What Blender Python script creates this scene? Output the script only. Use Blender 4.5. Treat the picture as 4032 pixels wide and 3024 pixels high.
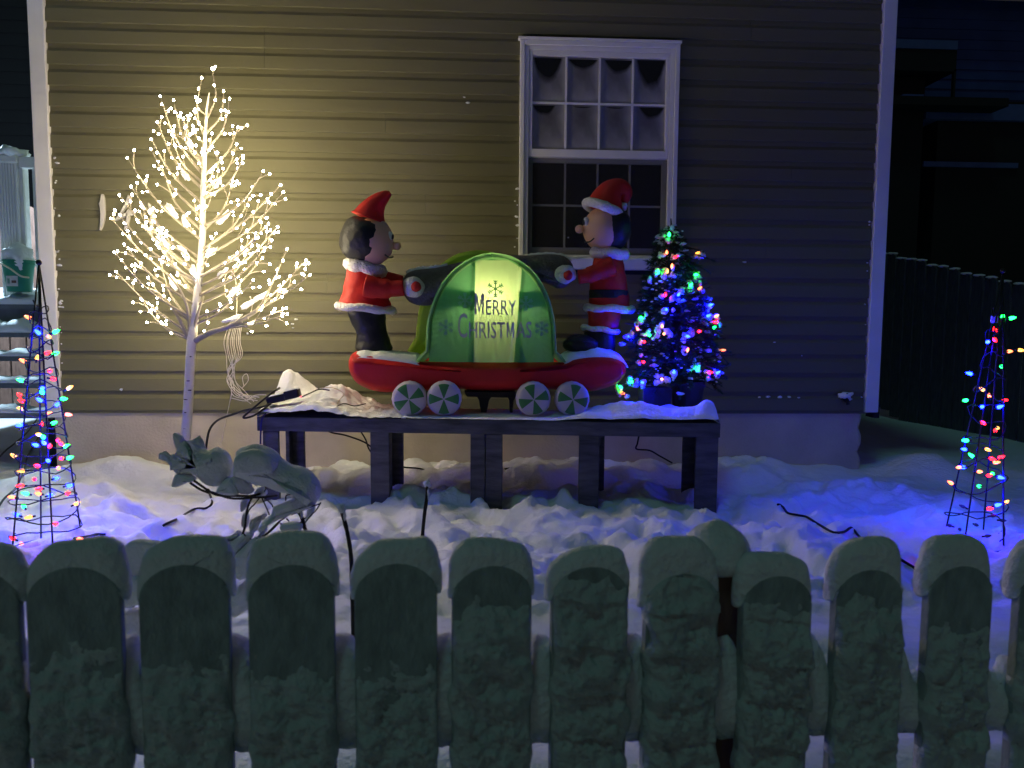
import bpy, bmesh, math, random
from mathutils import Vector, Matrix, noise
random.seed(7)
R = math.radians
sc = bpy.context.scene
for o in list(bpy.data.objects): bpy.data.objects.remove(o)

# ------------------------------------------------------------------ camera
F = 3000.0; K = 4032/2212
PITCH, YAW, ROLL = R(4.8972), R(3.1147), R(.41036)
CAM = Vector((2.6463, -5.0284, .60685))
FW = Vector((math.sin(YAW)*math.cos(PITCH), math.cos(YAW)*math.cos(PITCH), -math.sin(PITCH)))
_r0 = Vector((math.cos(YAW), -math.sin(YAW), 0)); _u0 = _r0.cross(FW)
RT = _r0*math.cos(ROLL) + _u0*math.sin(ROLL); UP = RT.cross(FW)
cd = bpy.data.cameras.new('camera'); cam = bpy.data.objects.new('camera', cd)
sc.collection.objects.link(cam); sc.camera = cam
cd.sensor_width = 36; cd.lens = F/4032*36; cd.clip_end = 400; cd.clip_start = .05
M = Matrix((RT, UP, -FW)).transposed().to_4x4(); M.translation = CAM; cam.matrix_world = M
cd.dof.use_dof = True; cd.dof.focus_distance = 4.3; cd.dof.aperture_fstop = 5.6

# ------------------------------------------------------------------ world, moonlight, exposure
w = bpy.data.worlds.new("World"); sc.world = w; w.use_nodes = True
nt = w.node_tree; bg = nt.nodes['Background']
sky = nt.nodes.new('ShaderNodeTexSky'); sky.sky_type = 'NISHITA'; sky.sun_disc = False
sky.sun_elevation = R(-3); sky.sun_rotation = R(200); sky.altitude = 200
nt.links.new(sky.outputs[0], bg.inputs[0]); bg.inputs[1].default_value = .15
sl = bpy.data.lights.new('moonlight', 'SUN'); sl.energy = .066; sl.angle = R(8); sl.color = (.34, 1, .86)
so = bpy.data.objects.new('moonlight', sl); sc.collection.objects.link(so)
so.rotation_euler = Vector((.30, .50, -1.3)).to_track_quat('-Z', 'Y').to_euler()
sc.view_settings.view_transform = 'Standard'; sc.view_settings.look = 'None'
sc.view_settings.exposure = .7; sc.view_settings.gamma = 1
sc.render.engine = 'CYCLES'; sc.cycles.use_denoising = True
sc.cycles.max_bounces = 6; sc.cycles.sample_clamp_indirect = 4; sc.cycles.caustics_reflective = False; sc.cycles.caustics_refractive = False

# ------------------------------------------------------------------ helpers
def ray(x, y): return FW + RT*((x*K-2016)/F) - UP*((y*K-1512)/F)
def pt(x, y, Y):
    d = ray(x, y); return CAM + d*((Y-CAM.y)/d.y)
def ptz(x, y, Z):
    d = ray(x, y); return CAM + d*((Z-CAM.z)/d.z)
def c1(x, y, Y): return pt((x/1.4747+1200)/K, (y/1.4747+650)/K, Y)
def fr(v): return noise.fractal(v, 1.0, 2.0, 4)

def mat(name, col, rough=.7, var=0, vscale=8, bump=0, bscale=60, spec=.3, emit=None, es=0, sheen=0, stretch=None, trans=0, det=4):
    m = bpy.data.materials.new(name); m.use_nodes = True; n = m.node_tree; p = n.nodes['Principled BSDF']
    p.inputs['Base Color'].default_value = (*col, 1); p.inputs['Roughness'].default_value = rough
    p.inputs['Specular IOR Level'].default_value = spec
    if emit:
        p.inputs['Emission Color'].default_value = (*emit, 1); p.inputs['Emission Strength'].default_value = es
    tc = None
    if var or bump:
        tc = n.nodes.new('ShaderNodeTexCoord'); mp = n.nodes.new('ShaderNodeMapping')
        n.links.new(tc.outputs['Object'], mp.inputs[0])
        if stretch: mp.inputs['Scale'].default_value = stretch
    if var:
        t = n.nodes.new('ShaderNodeTexNoise'); t.inputs['Scale'].default_value = vscale; t.inputs['Detail'].default_value = 6
        n.links.new(mp.outputs[0], t.inputs['Vector'])
        cr = n.nodes.new('ShaderNodeValToRGB'); e = cr.color_ramp.elements
        e[0].position = .3; e[1].position = .7
        e[0].color = (*[max(0, c*(1-var)) for c in col], 1); e[1].color = (*[min(1, c*(1+var)) for c in col], 1)
        n.links.new(t.outputs['Fac'], cr.inputs[0]); n.links.new(cr.outputs[0], p.inputs['Base Color'])
    if bump:
        t2 = n.nodes.new('ShaderNodeTexNoise'); t2.inputs['Scale'].default_value = bscale; t2.inputs['Detail'].default_value = det
        n.links.new(mp.outputs[0], t2.inputs['Vector'])
        b = n.nodes.new('ShaderNodeBump'); b.inputs['Strength'].default_value = bump; b.inputs['Distance'].default_value = .02
        n.links.new(t2.outputs['Fac'], b.inputs['Height']); n.links.new(b.outputs[0], p.inputs['Normal'])
    if trans:
        tr = n.nodes.new('ShaderNodeBsdfTranslucent'); tr.inputs[0].default_value = (*[c**.8 for c in col], 1)
        mx = n.nodes.new('ShaderNodeMixShader'); mx.inputs[0].default_value = trans
        out = n.nodes['Material Output']
        n.links.new(p.outputs[0], mx.inputs[1]); n.links.new(tr.outputs[0], mx.inputs[2]); n.links.new(mx.outputs[0], out.inputs[0])
        if bump: n.links.new(b.outputs[0], tr.inputs['Normal'])
    return m
MT = {}
def add(name, *a, **k): MT[name] = mat(name, *a, **k)
add('siding', (.145, .138, .078), .6, .05, 3, .05, 90, stretch=(.4, 1, 1))
add('white_vinyl', (.78, .77, .76), .45, .04, 6, .02, 40)
add('concrete', (.52, .46, .37), .9, .12, 4, .25, 60)
add('snow', (.86, .87, .90), .65, .02, 10, .35, 55, spec=.25, det=8)
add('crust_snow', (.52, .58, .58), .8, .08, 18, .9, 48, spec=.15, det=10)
add('fine_snow', (.84, .85, .88), .7, .03, 30, .45, 130, spec=.2, det=8)
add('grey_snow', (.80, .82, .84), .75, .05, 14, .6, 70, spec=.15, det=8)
add('fence_wood', (.30, .35, .35), .85, .22, 20, .35, 60, stretch=(2, 2, 1))
add('brown_wood', (.16, .09, .07), .85, .3, 10, .3, 40, stretch=(5, 5, 1))
add('table_paint', (.085, .086, .092), .65, .5, 7, .25, 40, stretch=(.6, 4, 4))
add('red_fabric', (.66, .025, .022), .45, .06, 6, .4, 11, trans=.28)
add('coat_fabric', (.62, .03, .022), .5, .06, 6, .5, 13, trans=.25)
add('black_fabric', (.014, .014, .015), .5, .1, 6, .6, 13)
add('white_plush', (.75, .72, .68), .95, .08, 40, .8, 90)
add('peach_fabric', (.74, .43, .26), .5, .05, 6, .12, 14, trans=.1)
add('hair', (.03, .018, .012), .6, .2, 10, .3, 30)
add('grey_plush', (.15, .13, .13), .95, .2, 30, .7, 80)
add('green_fabric', (.10, .34, .13), .45, .05, 6, .14, 16, trans=.5)
add('light_green_fabric', (.42, .58, .26), .45, .05, 6, .12, 16, trans=.55)
add('birch_lit_fabric', (.42, .66, .06), .45, .05, 6, .15, 16, trans=.4)  # arch green brightened to lime, standing in for the birch tree's glow
add('lit_rim_fabric', (.24, .52, .20), .45, .05, 6, .15, 16, trans=.5)  # lighter copy of the green fabric, light on the rim put into colour
add('green_baffle', (.10, .34, .13), .7, trans=.5)
add('wheel_white', (.62, .56, .60), .45, .04, 8, .22, 18, trans=.15)
add('wheel_green', (.06, .22, .06), .45, .04, 8, .2, 18)
add('lettering', (.36, .36, .40), .6, .06, 10)
add('faint_print', (.20, .42, .33), .6, trans=.4)
add('black_plastic', (.012, .012, .013), .45, .1, 20, .1, 60)
add('cord', (.01, .01, .012), .5)
add('white_cord', (.7, .64, .5), .6)
add('birch_white', (.52, .50, .46), .7, .06, 14, .25, 40)
add('branch_white', (.30, .265, .20), .7, .06, 14, .25, 40)
add('bark_mark', (.05, .04, .035), .9)
add('needles', (.018, .055, .026), .6, .35, 30)
add('bark', (.06, .04, .03), .9, .3, 20, .4, 40)
add('twig', (.03, .025, .02), .85, .3, 30, .4, 80)
add('wire_metal', (.012, .013, .016), .4)
add('green_plastic', (.03, .26, .17), .45, .05, 10)
add('dark_box', (.03, .025, .03), .7, .2, 10, .2, 40)
add('label_paper', (.6, .62, .62), .6, .1, 40)
add('grey_riser', (.16, .18, .20), .8, .2, 10, .2, 40)
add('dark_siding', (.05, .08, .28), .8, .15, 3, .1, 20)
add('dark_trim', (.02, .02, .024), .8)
add('dim_snow', (.09, .13, .34), .9, .1, 5)  # snow bands on the far house, night dimness put into their colour
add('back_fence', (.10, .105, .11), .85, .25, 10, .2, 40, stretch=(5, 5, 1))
add('plastic_grey', (.55, .55, .55), .5)
def emat(name, col, s, body):
    MT[name] = mat(name, body, .3, emit=col, es=s)
emat('warm_led', (1, .84, .53), 110, (.8, .8, .8))
emat('blue_led', (.0003, .0011, 1), 450, (.05, .1, .8))
emat('green_led', (.006, 1, .06), 15, (.05, .7, .3))
emat('red_led', (1, .007, .010), 9, (.8, .05, .05))
emat('orange_led', (1, .15, .05), 4, (.8, .3, .1))
emat('yellow_led', (1, .34, .05), 2.6, (.8, .6, .1))
emat('lamp_warm', (1, .86, .45), 260, (.9, .9, .9))
emat('standby_red', (1, .05, .08), 4, (.5, .02, .02))
add('dark_led', (.10, .08, .12), .3)

def glass_pane(name, arc):
    """window glass: dark and glossy, frosted over except where it is still clear at the top of the pane"""
    m = bpy.data.materials.new(name); m.use_nodes = True; n = m.node_tree; p = n.nodes['Principled BSDF']
    p.inputs['Base Color'].default_value = (.008, .009, .012, 1); p.inputs['Roughness'].default_value = .15
    if arc is None:
        p.inputs['Roughness'].default_value = .25
        return m
    L = n.links; uv = n.nodes.new('ShaderNodeTexCoord'); sp = n.nodes.new('ShaderNodeSeparateXYZ'); L.new(uv.outputs['UV'], sp.inputs[0])
    cx, hw, dep = arc
    def mth(op, a, b=None):
        q = n.nodes.new('ShaderNodeMath'); q.operation = op
        for i, v in enumerate((a, b)):
            if v is None: continue
            if isinstance(v, (int, float)): q.inputs[i].default_value = v
            else: L.new(v, q.inputs[i])
        return q.outputs[0]
    dx = mth('DIVIDE', mth('SUBTRACT', sp.outputs[0], cx), hw)
    dz = mth('DIVIDE', mth('SUBTRACT', .95, sp.outputs[1]), dep)
    nz = n.nodes.new('ShaderNodeTexNoise'); nz.inputs['Scale'].default_value = 5; L.new(uv.outputs['UV'], nz.inputs['Vector'])
    d = mth('ADD', mth('ADD', mth('POWER', mth('ABSOLUTE', dx), 2.6), mth('MAXIMUM', dz, 0)), mth('MULTIPLY', mth('SUBTRACT', nz.outputs['Fac'], .5), .25))
    top = mth('LESS_THAN', dz, -.05)
    d = mth('ADD', d, top)
    cr = n.nodes.new('ShaderNodeValToRGB'); e = cr.color_ramp.elements
    e[0].position = .66; e[1].position = 1.0; e[0].color = (0, 0, 0, 1); e[1].color = (1, 1, 1, 1); L.new(d, cr.inputs[0])
    df = n.nodes.new('ShaderNodeBsdfDiffuse')
    n2 = n.nodes.new('ShaderNodeTexNoise'); n2.inputs['Scale'].default_value = 2.2; n2.inputs['Detail'].default_value = 3; L.new(uv.outputs['UV'], n2.inputs['Vector'])
    # frost is thicker near the bars and along the foot of each pane
    edge = mth('MAXIMUM', mth('MULTIPLY', mth('ABSOLUTE', mth('SUBTRACT', sp.outputs[0], .5)), 2), mth('MULTIPLY', mth('SUBTRACT', 1, sp.outputs[1]), 1.0))
    thick = mth('ADD', mth('MULTIPLY', mth('POWER', edge, 3), .6), mth('MULTIPLY', n2.outputs['Fac'], .5))
    c2 = n.nodes.new('ShaderNodeValToRGB'); f = c2.color_ramp.elements
    f[0].position = .15; f[0].color = (.10, .10, .105, 1); f[1].position = .95; f[1].color = (.42, .42, .44, 1)
    L.new(thick, c2.inputs[0]); L.new(c2.outputs[0], df.inputs[0])
    mx = n.nodes.new('ShaderNodeMixShader'); L.new(cr.outputs[0], mx.inputs[0]); L.new(p.outputs[0], mx.inputs[1]); L.new(df.outputs[0], mx.inputs[2])
    L.new(mx.outputs[0], n.nodes['Material Output'].inputs[0])
    return m

def base_of(p):
    b = Vector((0, 0, 0))
    while p is not None: b = b + p.location; p = p.parent
    return b
def link(o, parent=None):
    sc.collection.objects.link(o)
    if parent is not None: o.parent = parent
    return o
def tag(o, label=None, cat=None, group=None, kind=None):
    if label: o['label'] = label
    if cat: o['category'] = cat
    if group: o['group'] = group
    if kind: o['kind'] = kind
    return o
def thing(name, loc, label, cat, group=None):
    o = bpy.data.objects.new(name, None); o.location = Vector(loc); o.empty_display_size = .1
    link(o); return tag(o, label, cat, group)

class MB:
    def __init__(s): s.v = []; s.f = []; s.uv = None
    def box(s, a, b, bev=0):
        x0, y0, z0 = [min(p, q) for p, q in zip(a, b)]; x1, y1, z1 = [max(p, q) for p, q in zip(a, b)]
        return s.hexa([(x0,y0,z0),(x1,y0,z0),(x1,y1,z0),(x0,y1,z0)], [(x0,y0,z1),(x1,y0,z1),(x1,y1,z1),(x0,y1,z1)])
    def hexa(s, bot, top):
        i = len(s.v); s.v += [Vector(p) for p in bot] + [Vector(p) for p in top]
        s.f += [(i+3,i+2,i+1,i), (i+4,i+5,i+6,i+7), (i,i+1,i+5,i+4), (i+1,i+2,i+6,i+5), (i+2,i+3,i+7,i+6), (i+3,i,i+4,i+7)]
        return s
    def rings(s, rings, cap=True, closed=False):
        i0 = len(s.v); n = len(rings[0])
        for r in rings: s.v += [Vector(p) for p in r]
        m = len(rings)
        for a in range(m if closed else m-1):
            for b in range(n):
                p, q = i0+a*n, i0+((a+1) % m)*n
                s.f.append((p+b, p+(b+1) % n, q+(b+1) % n, q+b))
        if cap and not closed:
            for k, ring in ((0, rings[0]), (m-1, rings[-1])):
                c = sum((Vector(p) for p in ring), Vector())/n; s.v.append(c); ci = len(s.v)-1
                for b in range(n):
                    t = (i0+k*n+(b+1) % n, i0+k*n+b, ci); s.f.append(t if k == 0 else t[::-1])
        return s
    def tube(s, path, rad, n=6):
        path = [Vector(p) for p in path]; m = len(path)
        rr = rad if isinstance(rad, (list, tuple)) else [rad]*m
        rings = []; ref = None
        for i in range(m):
            t = (path[min(i+1, m-1)]-path[max(i-1, 0)])
            if t.length < 1e-9: t = Vector((0, 0, 1))
            t.normalize()
            if ref is None: ref = Vector((1, 0, 0)) if abs(t.x) < .8 else Vector((0, 1, 0))
            a = (ref - t*ref.dot(t)).normalized(); ref = a; b = t.cross(a)
            rings.append([path[i]+(a*math.cos(2*math.pi*k/n)+b*math.sin(2*math.pi*k/n))*rr[i] for k in range(n)])
        return s.rings(rings)
    def ell(s, c, r, n=14, m=9, jit=0, seed=0, rot=None):
        c = Vector(c); rings = []
        for a in range(m+1):
            th = math.pi*(.02+.96*a/m); ring = []
            for b in range(n):
                ph = 2*math.pi*b/n
                d = Vector((math.sin(th)*math.cos(ph), math.sin(th)*math.sin(ph), -math.cos(th)))
                k = 1+jit*noise.noise(d*1.8+Vector((seed*3.1, seed, 5)))*1.5
                q = Vector((d.x*r[0]*k, d.y*r[1]*k, d.z*r[2]*k))
                if rot: q = rot @ q
                ring.append(c+q)
            rings.append(ring)
        return s.rings(rings)
    def build(s, name, m, parent=None, smooth=False, auto=False, bevel=0, kind=None):
        b = base_of(parent); me = bpy.data.meshes.new(name)
        me.from_pydata([p-b for p in s.v], [], s.f)
        bm = bmesh.new(); bm.from_mesh(me); bmesh.ops.recalc_face_normals(bm, faces=bm.faces); bm.to_mesh(me); bm.free()
        if s.uv: 
            l = me.uv_layers.new(name='UVMap')
            for pl in me.polygons:
                for li in pl.loop_indices: l.data[li].uv = s.uv[me.loops[li].vertex_index]
        if smooth or auto:
            for p in me.polygons: p.use_smooth = True
            if auto: me.set_sharp_from_angle(angle=R(40))
        me.materials.append(MT[m] if isinstance(m, str) else m)
        o = bpy.data.objects.new(name, me); link(o, parent)
        if bevel:
            bv = o.modifiers.new('bevel', 'BEVEL'); bv.width = bevel; bv.segments = 2; bv.limit_method = 'ANGLE'
        if kind: o['kind'] = kind
        return o

def smooth_path(P, n=6):
    P = [Vector(p) for p in P]; out = []
    for i in range(len(P)-1):
        a, b, c, d = P[max(i-1, 0)], P[i], P[i+1], P[min(i+2, len(P)-1)]
        for k in range(n):
            t = k/n; out.append(.5*((2*b)+(c-a)*t+(2*a-5*b+4*c-d)*t*t+(3*b-a-3*c+d)*t**3))
    out.append(P[-1]); return out
def inflate(poly, Yc, th, layers=7, minscale=.80, side=1.0, jit=0, rnd=.5):
    """rounded solid from an outline in a vertical plane: rings shrink to the front and back"""
    poly = [Vector((p[0], 0, p[1])) if len(p) == 2 else Vector(p) for p in poly]
    c = sum(poly, Vector())/len(poly); rings = []
    for k in range(layers):
        t = -1+2*k/(layers-1); s = 1-(1-minscale)*(1-math.sqrt(max(0, 1-abs(t)**2.2)))
        ring = []
        for p in poly:
            q = c+(p-c)*s; q.y = Yc+t*th
            if jit: q += Vector((fr(q*9), 0, fr(q*9+Vector((5, 5, 5)))))*jit
            ring.append(q)
        rings.append(ring)
    mb = MB(); mb.rings([rings[0]]+rings[1:], cap=True)
    return mb
def subdiv_poly(P, n=4):
    P = [Vector(p) for p in P]; Q = P[-2:]+P+P[:3]; out = []
    for i in range(2, 2+len(P)):
        a, b, c, d = Q[i-1], Q[i], Q[i+1], Q[i+2]
        for k in range(n):
            t = k/n; out.append(.5*((2*b)+(c-a)*t+(2*a-5*b+4*c-d)*t*t+(3*b-a-3*c+d)*t**3))
    return out

# ------------------------------------------------------------------ the snow covered ground
feet = []
for i in range(85):
    feet.append((random.uniform(.2, 5.4), random.uniform(-2.45, -.75), random.uniform(.08, .16), random.uniform(.05, .11), random.uniform(0, 3.14), random.uniform(.03, .075)))
def sstep(a, b, x):
    t = max(0, min(1, (x-a)/(b-a))); return t*t*(3-2*t)
def clods(x, y, s, sd=0):
    d, _ = noise.voronoi(Vector((x*s+.3*noise.noise(Vector((x*s, y*s, 1))), y*s, sd))); q = max(0, 1-(d[0]*1.25)**2); return q**.8 if q > 0 else 0
def ground_h(x, y):
    z = -.41
    v = Vector((x, y, 0))
    near = sstep(-9, -5.5, x)*sstep(14, 9, x)*sstep(7, 2, y)*sstep(-8, -5, y)
    z += .035*noise.noise(v*1.1)+.02*noise.noise(v*2.7+Vector((9, 0, 0)))
    tr = sstep(-.2, .5, x)*sstep(5.9, 5.1, x)*sstep(-2.75, -2.3, y)*sstep(-.15, -.7, y)   # trampled part of the yard
    rough = max(tr, .25*near*sstep(-3.2, -2.4, y))
    if rough > .01:
        z += rough*(.055*noise.fractal(v*3.2, .8, 2, 5)+.060*clods(x, y, 6.5)*max(0, .4+noise.noise(v*2.3))+.036*clods(x, y, 14, 3)*max(0, .35+noise.noise(v*3+Vector((4, 4, 4))))+.012*clods(x, y, 30, 6)*max(0, .2+noise.noise(v*5)))
        for fx, fy, ra, rb, an, dp in feet:
            dx, dy = x-fx, y-fy
            if abs(dx) > .4 or abs(dy) > .4: continue
            u = (dx*math.cos(an)+dy*math.sin(an))/ra; q = (-dx*math.sin(an)+dy*math.cos(an))/rb; r2 = math.hypot(u, q)
            if r2 < 2: z += tr*dp*(-1.1*max(0, 1-r2**2)+.3*math.exp(-((r2-1.3)/.4)**2))
    # loose lumps along the foundation under the table
    wl = sstep(-.55, -.3, y)*sstep(.05, -.05, y)*sstep(1.4, 1.7, x)*sstep(4.9, 4.4, x)
    if wl > 0: z += wl*(.02+.05*clods(x, y, 6, 8)+.03*clods(x, y, 13, 2))
    z -= .02*sstep(-.9, -.6, y)*sstep(-.35, -.5, y)
    # drifts against the house
    z += .14*math.exp(-((x-.52)/.30)**2-((y+.28)/.24)**2)+.06*math.exp(-((x-.98)/.18)**2-((y+.25)/.2)**2)
    z += .05*math.exp(-((x-.05)/.25)**2-((y+.25)/.3)**2)
    z += .13*math.exp(-((x-5.75)/.22)**2-((y+.10)/.3)**2)+.06*math.exp(-((x-5.2)/.3)**2-((y+.55)/.25)**2)+.05*math.exp(-((x-4.6)/.5)**2-((y+.12)/.15)**2)
    z += .06*math.exp(-((y+2.75)/.22)**2)*noise.noise(v*1.7)
    # wind scoured snow just behind the fence
    z += .012*sstep(-2.5, -3.0, y)*sstep(-4, -3.6, y)*math.sin(y*22+2.5*noise.noise(v*1.5))
    return z
def axis(lo, hi, step, ext):
    a = []; x = lo
    while x <= hi: a.append(x); x += step
    s = step; L = [lo]; 
    while L[-1] > -ext: s *= 1.25; L.append(L[-1]-s)
    s = step; H = [a[-1]]
    while H[-1] < ext: s *= 1.25; H.append(H[-1]+s)
    return L[:0:-1]+a+H[1:]
xs = axis(-.5, 6.4, .0165, 70); ys = axis(-3.7, .05, .0145, 70)
V = []; Fc = []; nx = len(xs)
for y in ys:
    for x in xs: V.append((x, y, ground_h(x, y)))
for j in range(len(ys)-1):
    for i in range(nx-1):
        p = j*nx+i; Fc.append((p, p+1, p+nx+1, p+nx))
me = bpy.data.meshes.new('snow_ground'); me.from_pydata(V, [], Fc)
for p in me.polygons: p.use_smooth = True
me.materials.append(MT['snow']); g = bpy.data.objects.new('snow_ground', me); link(g); g['kind'] = 'structure'

# ------------------------------------------------------------------ the house
WX0, WX1, COURSE, NC = 0.0, 5.333, .127, 23
house = thing('house', (2.67, .2, -.5), 'olive beige house with horizontal lap siding, white corner trim and one window', 'house')
wx0, wx1, wz0, wz1 = 2.955, 3.985, .985, 2.372     # window opening
def board(x0, x1, z):
    mb = MB(); prof = [(.004, 0), (-.0195, 0), (-.0205, .003), (-.0165, .078), (-.0125, .084), (-.0050, .099), (-.0035, .140), (.004, .140)]
    ph = random.uniform(0, 9); nseg = max(2, int((x1-x0)/.25)); rings = []
    for i in range(nseg+1):
        x = x0+(x1-x0)*i/nseg; wob = .0016*noise.noise(Vector((x*1.3, z*5, ph))); dz = .0012*noise.noise(Vector((x*.9, z*7, ph+4)))
        rings.append([(x, yy+(wob if k < 6 and k > 0 else 0), z+zz+dz) for k, (yy, zz) in enumerate(prof)])
    mb.rings(rings); mb.build('siding_board', 'siding', house)
seam = {10: [2.35], 6: [1.72], 18: [1.35], 17: [1.35], 19: [4.45], 3: [3.9], 8: [4.6], 14: [2.1], 1: [2.2], 12: [4.75], 5: [.9], 15: [.7], 22: [2.6]}
for k in range(NC):
    z = k*COURSE; cuts = [WX0+.02]+seam.get(k, [])+[WX1-.02]; spans = []
    for a, b in zip(cuts, cuts[1:]):
        if wz0-.11 < z < wz1-.01:
            if a < wx0+.01: spans.append((a, min(b, wx0+.012)))
            if b > wx1-.01: spans.append((max(a, wx1-.012), b))
        else: spans.append((a, b))
    for a, b in spans:
        if b-a > .05: board(a+.0008, b-.0008, z)
mb = MB(); mb.box((WX0-.03, .006, -.02), (wx0, .12, NC*COURSE)); mb.box((wx1, .006, -.02), (WX1+.03, .12, NC*COURSE)); mb.box((wx0+.0005, .006, -.02), (wx1-.0005, .12, wz0)); mb.box((wx0+.0005, .006, wz1), (wx1-.0005, .12, NC*COURSE))
mb.build('wall_sheathing', 'dark_trim', house)
MB().box((WX0-.03, .125, -.02), (WX1+.03, 5.2, NC*COURSE)).build('house_core', 'siding', house)
mb = MB(); mb.hexa([(-.5, -.65, 2.98), (5.85, -.65, 2.98), (5.85, 2.6, 4.7), (-.5, 2.6, 4.7)], [(-.5, -.65, 3.14), (5.85, -.65, 3.14), (5.85, 2.6, 4.88), (-.5, 2.6, 4.88)])
mb.hexa([(-.5, 2.61, 4.7), (5.85, 2.61, 4.7), (5.85, 5.6, 3.3), (-.5, 5.6, 3.3)], [(-.5, 2.61, 4.88), (5.85, 2.61, 4.88), (5.85, 5.6, 3.48), (-.5, 5.6, 3.48)])
mb.build('roof', 'dark_trim', house)  # unseen roof, front overhang deepened to keep moonlight off the wall
MB().box((-.5, -.64, 2.93), (5.85, .0, 2.96)).build('shade_soffit', 'white_vinyl', house)  # unseen eave underside, set low to shade the upper wall
# corner posts
def post(x0, x1, z0, y0=-.035, yb=.10):
    mb = MB(); 
    mb.box((x0, y0, z0), (x1, yb, 2.92)); o = mb.build('corner_trim', 'white_vinyl', house, bevel=.006); return o
post(-.072, .026, -.045); post(5.318, 5.410, -.01)
mb = MB(); mb.box((5.392, -.020, -.05), (5.425, .1, .045)); mb.build('trim_end', 'dark_trim', house)
# foundation with a broken corner
mb = MB(); fx0, fx1 = -.03, 5.352; rings = []
for i in range(19):
    z = -1.0+.99*i/18; e = fx1-.03-(.028*abs(noise.noise(Vector((0, 3, z*9))))+(.02 if i in (16, 13, 10) else 0))
    rings.append([(fx0, .0, z), (e-.12, .0, z), (e-.02, .002, z), (e, .015, z), (e+.0, .5, z), (fx0, .5, z)])
mb.rings(rings); mb.build('foundation', 'concrete', house)
mb = MB(); mb.box((WX0, -.012, -.020), (WX1, .004, -.002)); mb.build('starter_strip', 'siding', house)
# window
def frame_mb(x0, x1, z0, z1, wl, wr, wb, wt, y0, y1):
    m = MB(); m.box((x0, y0, z0), (x0+wl, y1, z1)); m.box((x1-wr, y0, z0), (x1, y1, z1))
    m.box((x0+wl, y0, z0), (x1-wr, y1, z0+wb)); m.box((x0+wl, y0, z1-wt), (x1-wr, y1, z1)); return m
win = frame_mb(wx0, wx1, wz0+.02, wz1, .030, .030, .02, .03, -.042, .05).build('window', 'white_vinyl', house, bevel=.004)
win['label'] = 'white double hung window with frosted upper panes'
frame_mb(wx0+.0305, wx1-.0305, wz0+.041, wz1-.031, .028, .028, .0, .026, -.030, .045).build('frame', 'white_vinyl', win, bevel=.003)
ax0, ax1 = wx0+.06, wx1-.06; zm = wz0+.665
up = frame_mb(ax0, ax1, zm, wz1-.058, .022, .022, .050, .030, -.022, .02).build('sash', 'white_vinyl', win, bevel=.003)
lo = frame_mb(ax0, ax1, wz0+.045, zm-.001, .030, .030, .045, .03, .004, .04).build('sash', 'white_vinyl', win, bevel=.003)
MB().box((ax0-.03, .046, wz0), (ax1+.03, .052, wz1-.03)).build('dark_backing', 'black_plastic', win)  # black sheet standing in for the unlit room behind the panes
def grid(x0, x1, z0, z1, ym, yp, arcs, ub):
    nxp, nzp, b = 4, 2, .013; cw = (x1-x0)/nxp; ch = (z1-z0)/nzp
    for i in range(1, nxp): MB().box((x0+cw*i-b/2, ym, z0), (x0+cw*i+b/2, ym+.008, z1)).build('muntin', 'white_vinyl', win)
    for i in range(nxp):
        MB().box((x0+cw*i+(b/2 if i else 0), ym+.0005, z0+ch-b/2), (x0+cw*(i+1)-(b/2 if i < nxp-1 else 0), ym+.0085, z0+ch+b/2)).build('muntin', 'white_vinyl', win)
    for j in range(nzp):
        for i in range(nxp):
            m = MB(); a = (x0+cw*i+.002, z0+ch*j+.002); c = (x0+cw*(i+1)-.002, z0+ch*(j+1)-.002)
            m.v = [Vector(p) for p in ((a[0], yp, a[1]), (c[0], yp, a[1]), (c[0], yp, c[1]), (a[0], yp, c[1]), (a[0], yp+.004, a[1]), (c[0], yp+.004, a[1]), (c[0], yp+.004, c[1]), (a[0], yp+.004, c[1]))]
            m.f = [(0, 1, 2, 3), (7, 6, 5, 4), (0, 4, 5, 1), (1, 5, 6, 2), (2, 6, 7, 3), (3, 7, 4, 0)]
            m.uv = [(0, 0), (1, 0), (1, 1), (0, 1)]*2
            m.build('pane', arcs[j*nxp+i], win)
A = [glass_pane('frost_a', (.45, .46, .55)), glass_pane('frost_b', (.5, .47, .22)), glass_pane('frost_c', (.58, .46, .30)), glass_pane('frost_d', (.55, .47, .66))]
Bf = [glass_pane('frost_e', (.35, .36, .22)), glass_pane('frost_f', (.5, .3, .03)), glass_pane('frost_g', (.5, .3, .03)), glass_pane('frost_h', (.6, .4, .25))]
Gl = glass_pane('screen_glass', None)
grid(ax0+.022, ax1-.022, zm+.05, wz1-.088, -.012, .001, Bf+A, True)
grid(ax0+.030, ax1-.030, wz0+.09, zm-.031, .010, .022, [Gl]*8, False)
m_ = bpy.data.materials.new('insect_mesh'); m_.use_nodes = True; n_ = m_.node_tree; t_ = n_.nodes.new('ShaderNodeBsdfTransparent'); x_ = n_.nodes.new('ShaderNodeMixShader'); x_.inputs[0].default_value = .32
n_.nodes['Principled BSDF'].inputs['Base Color'].default_value = (.03, .03, .035, 1); n_.links.new(t_.outputs[0], x_.inputs[1]); n_.links.new(n_.nodes['Principled BSDF'].outputs[0], x_.inputs[2]); n_.links.new(x_.outputs[0], n_.nodes['Material Output'].inputs[0])
MB().box((ax0-.0, -.004, wz0+.045), (ax1+.0, -.0035, zm-.004)).build('insect_screen', m_, win)
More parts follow.
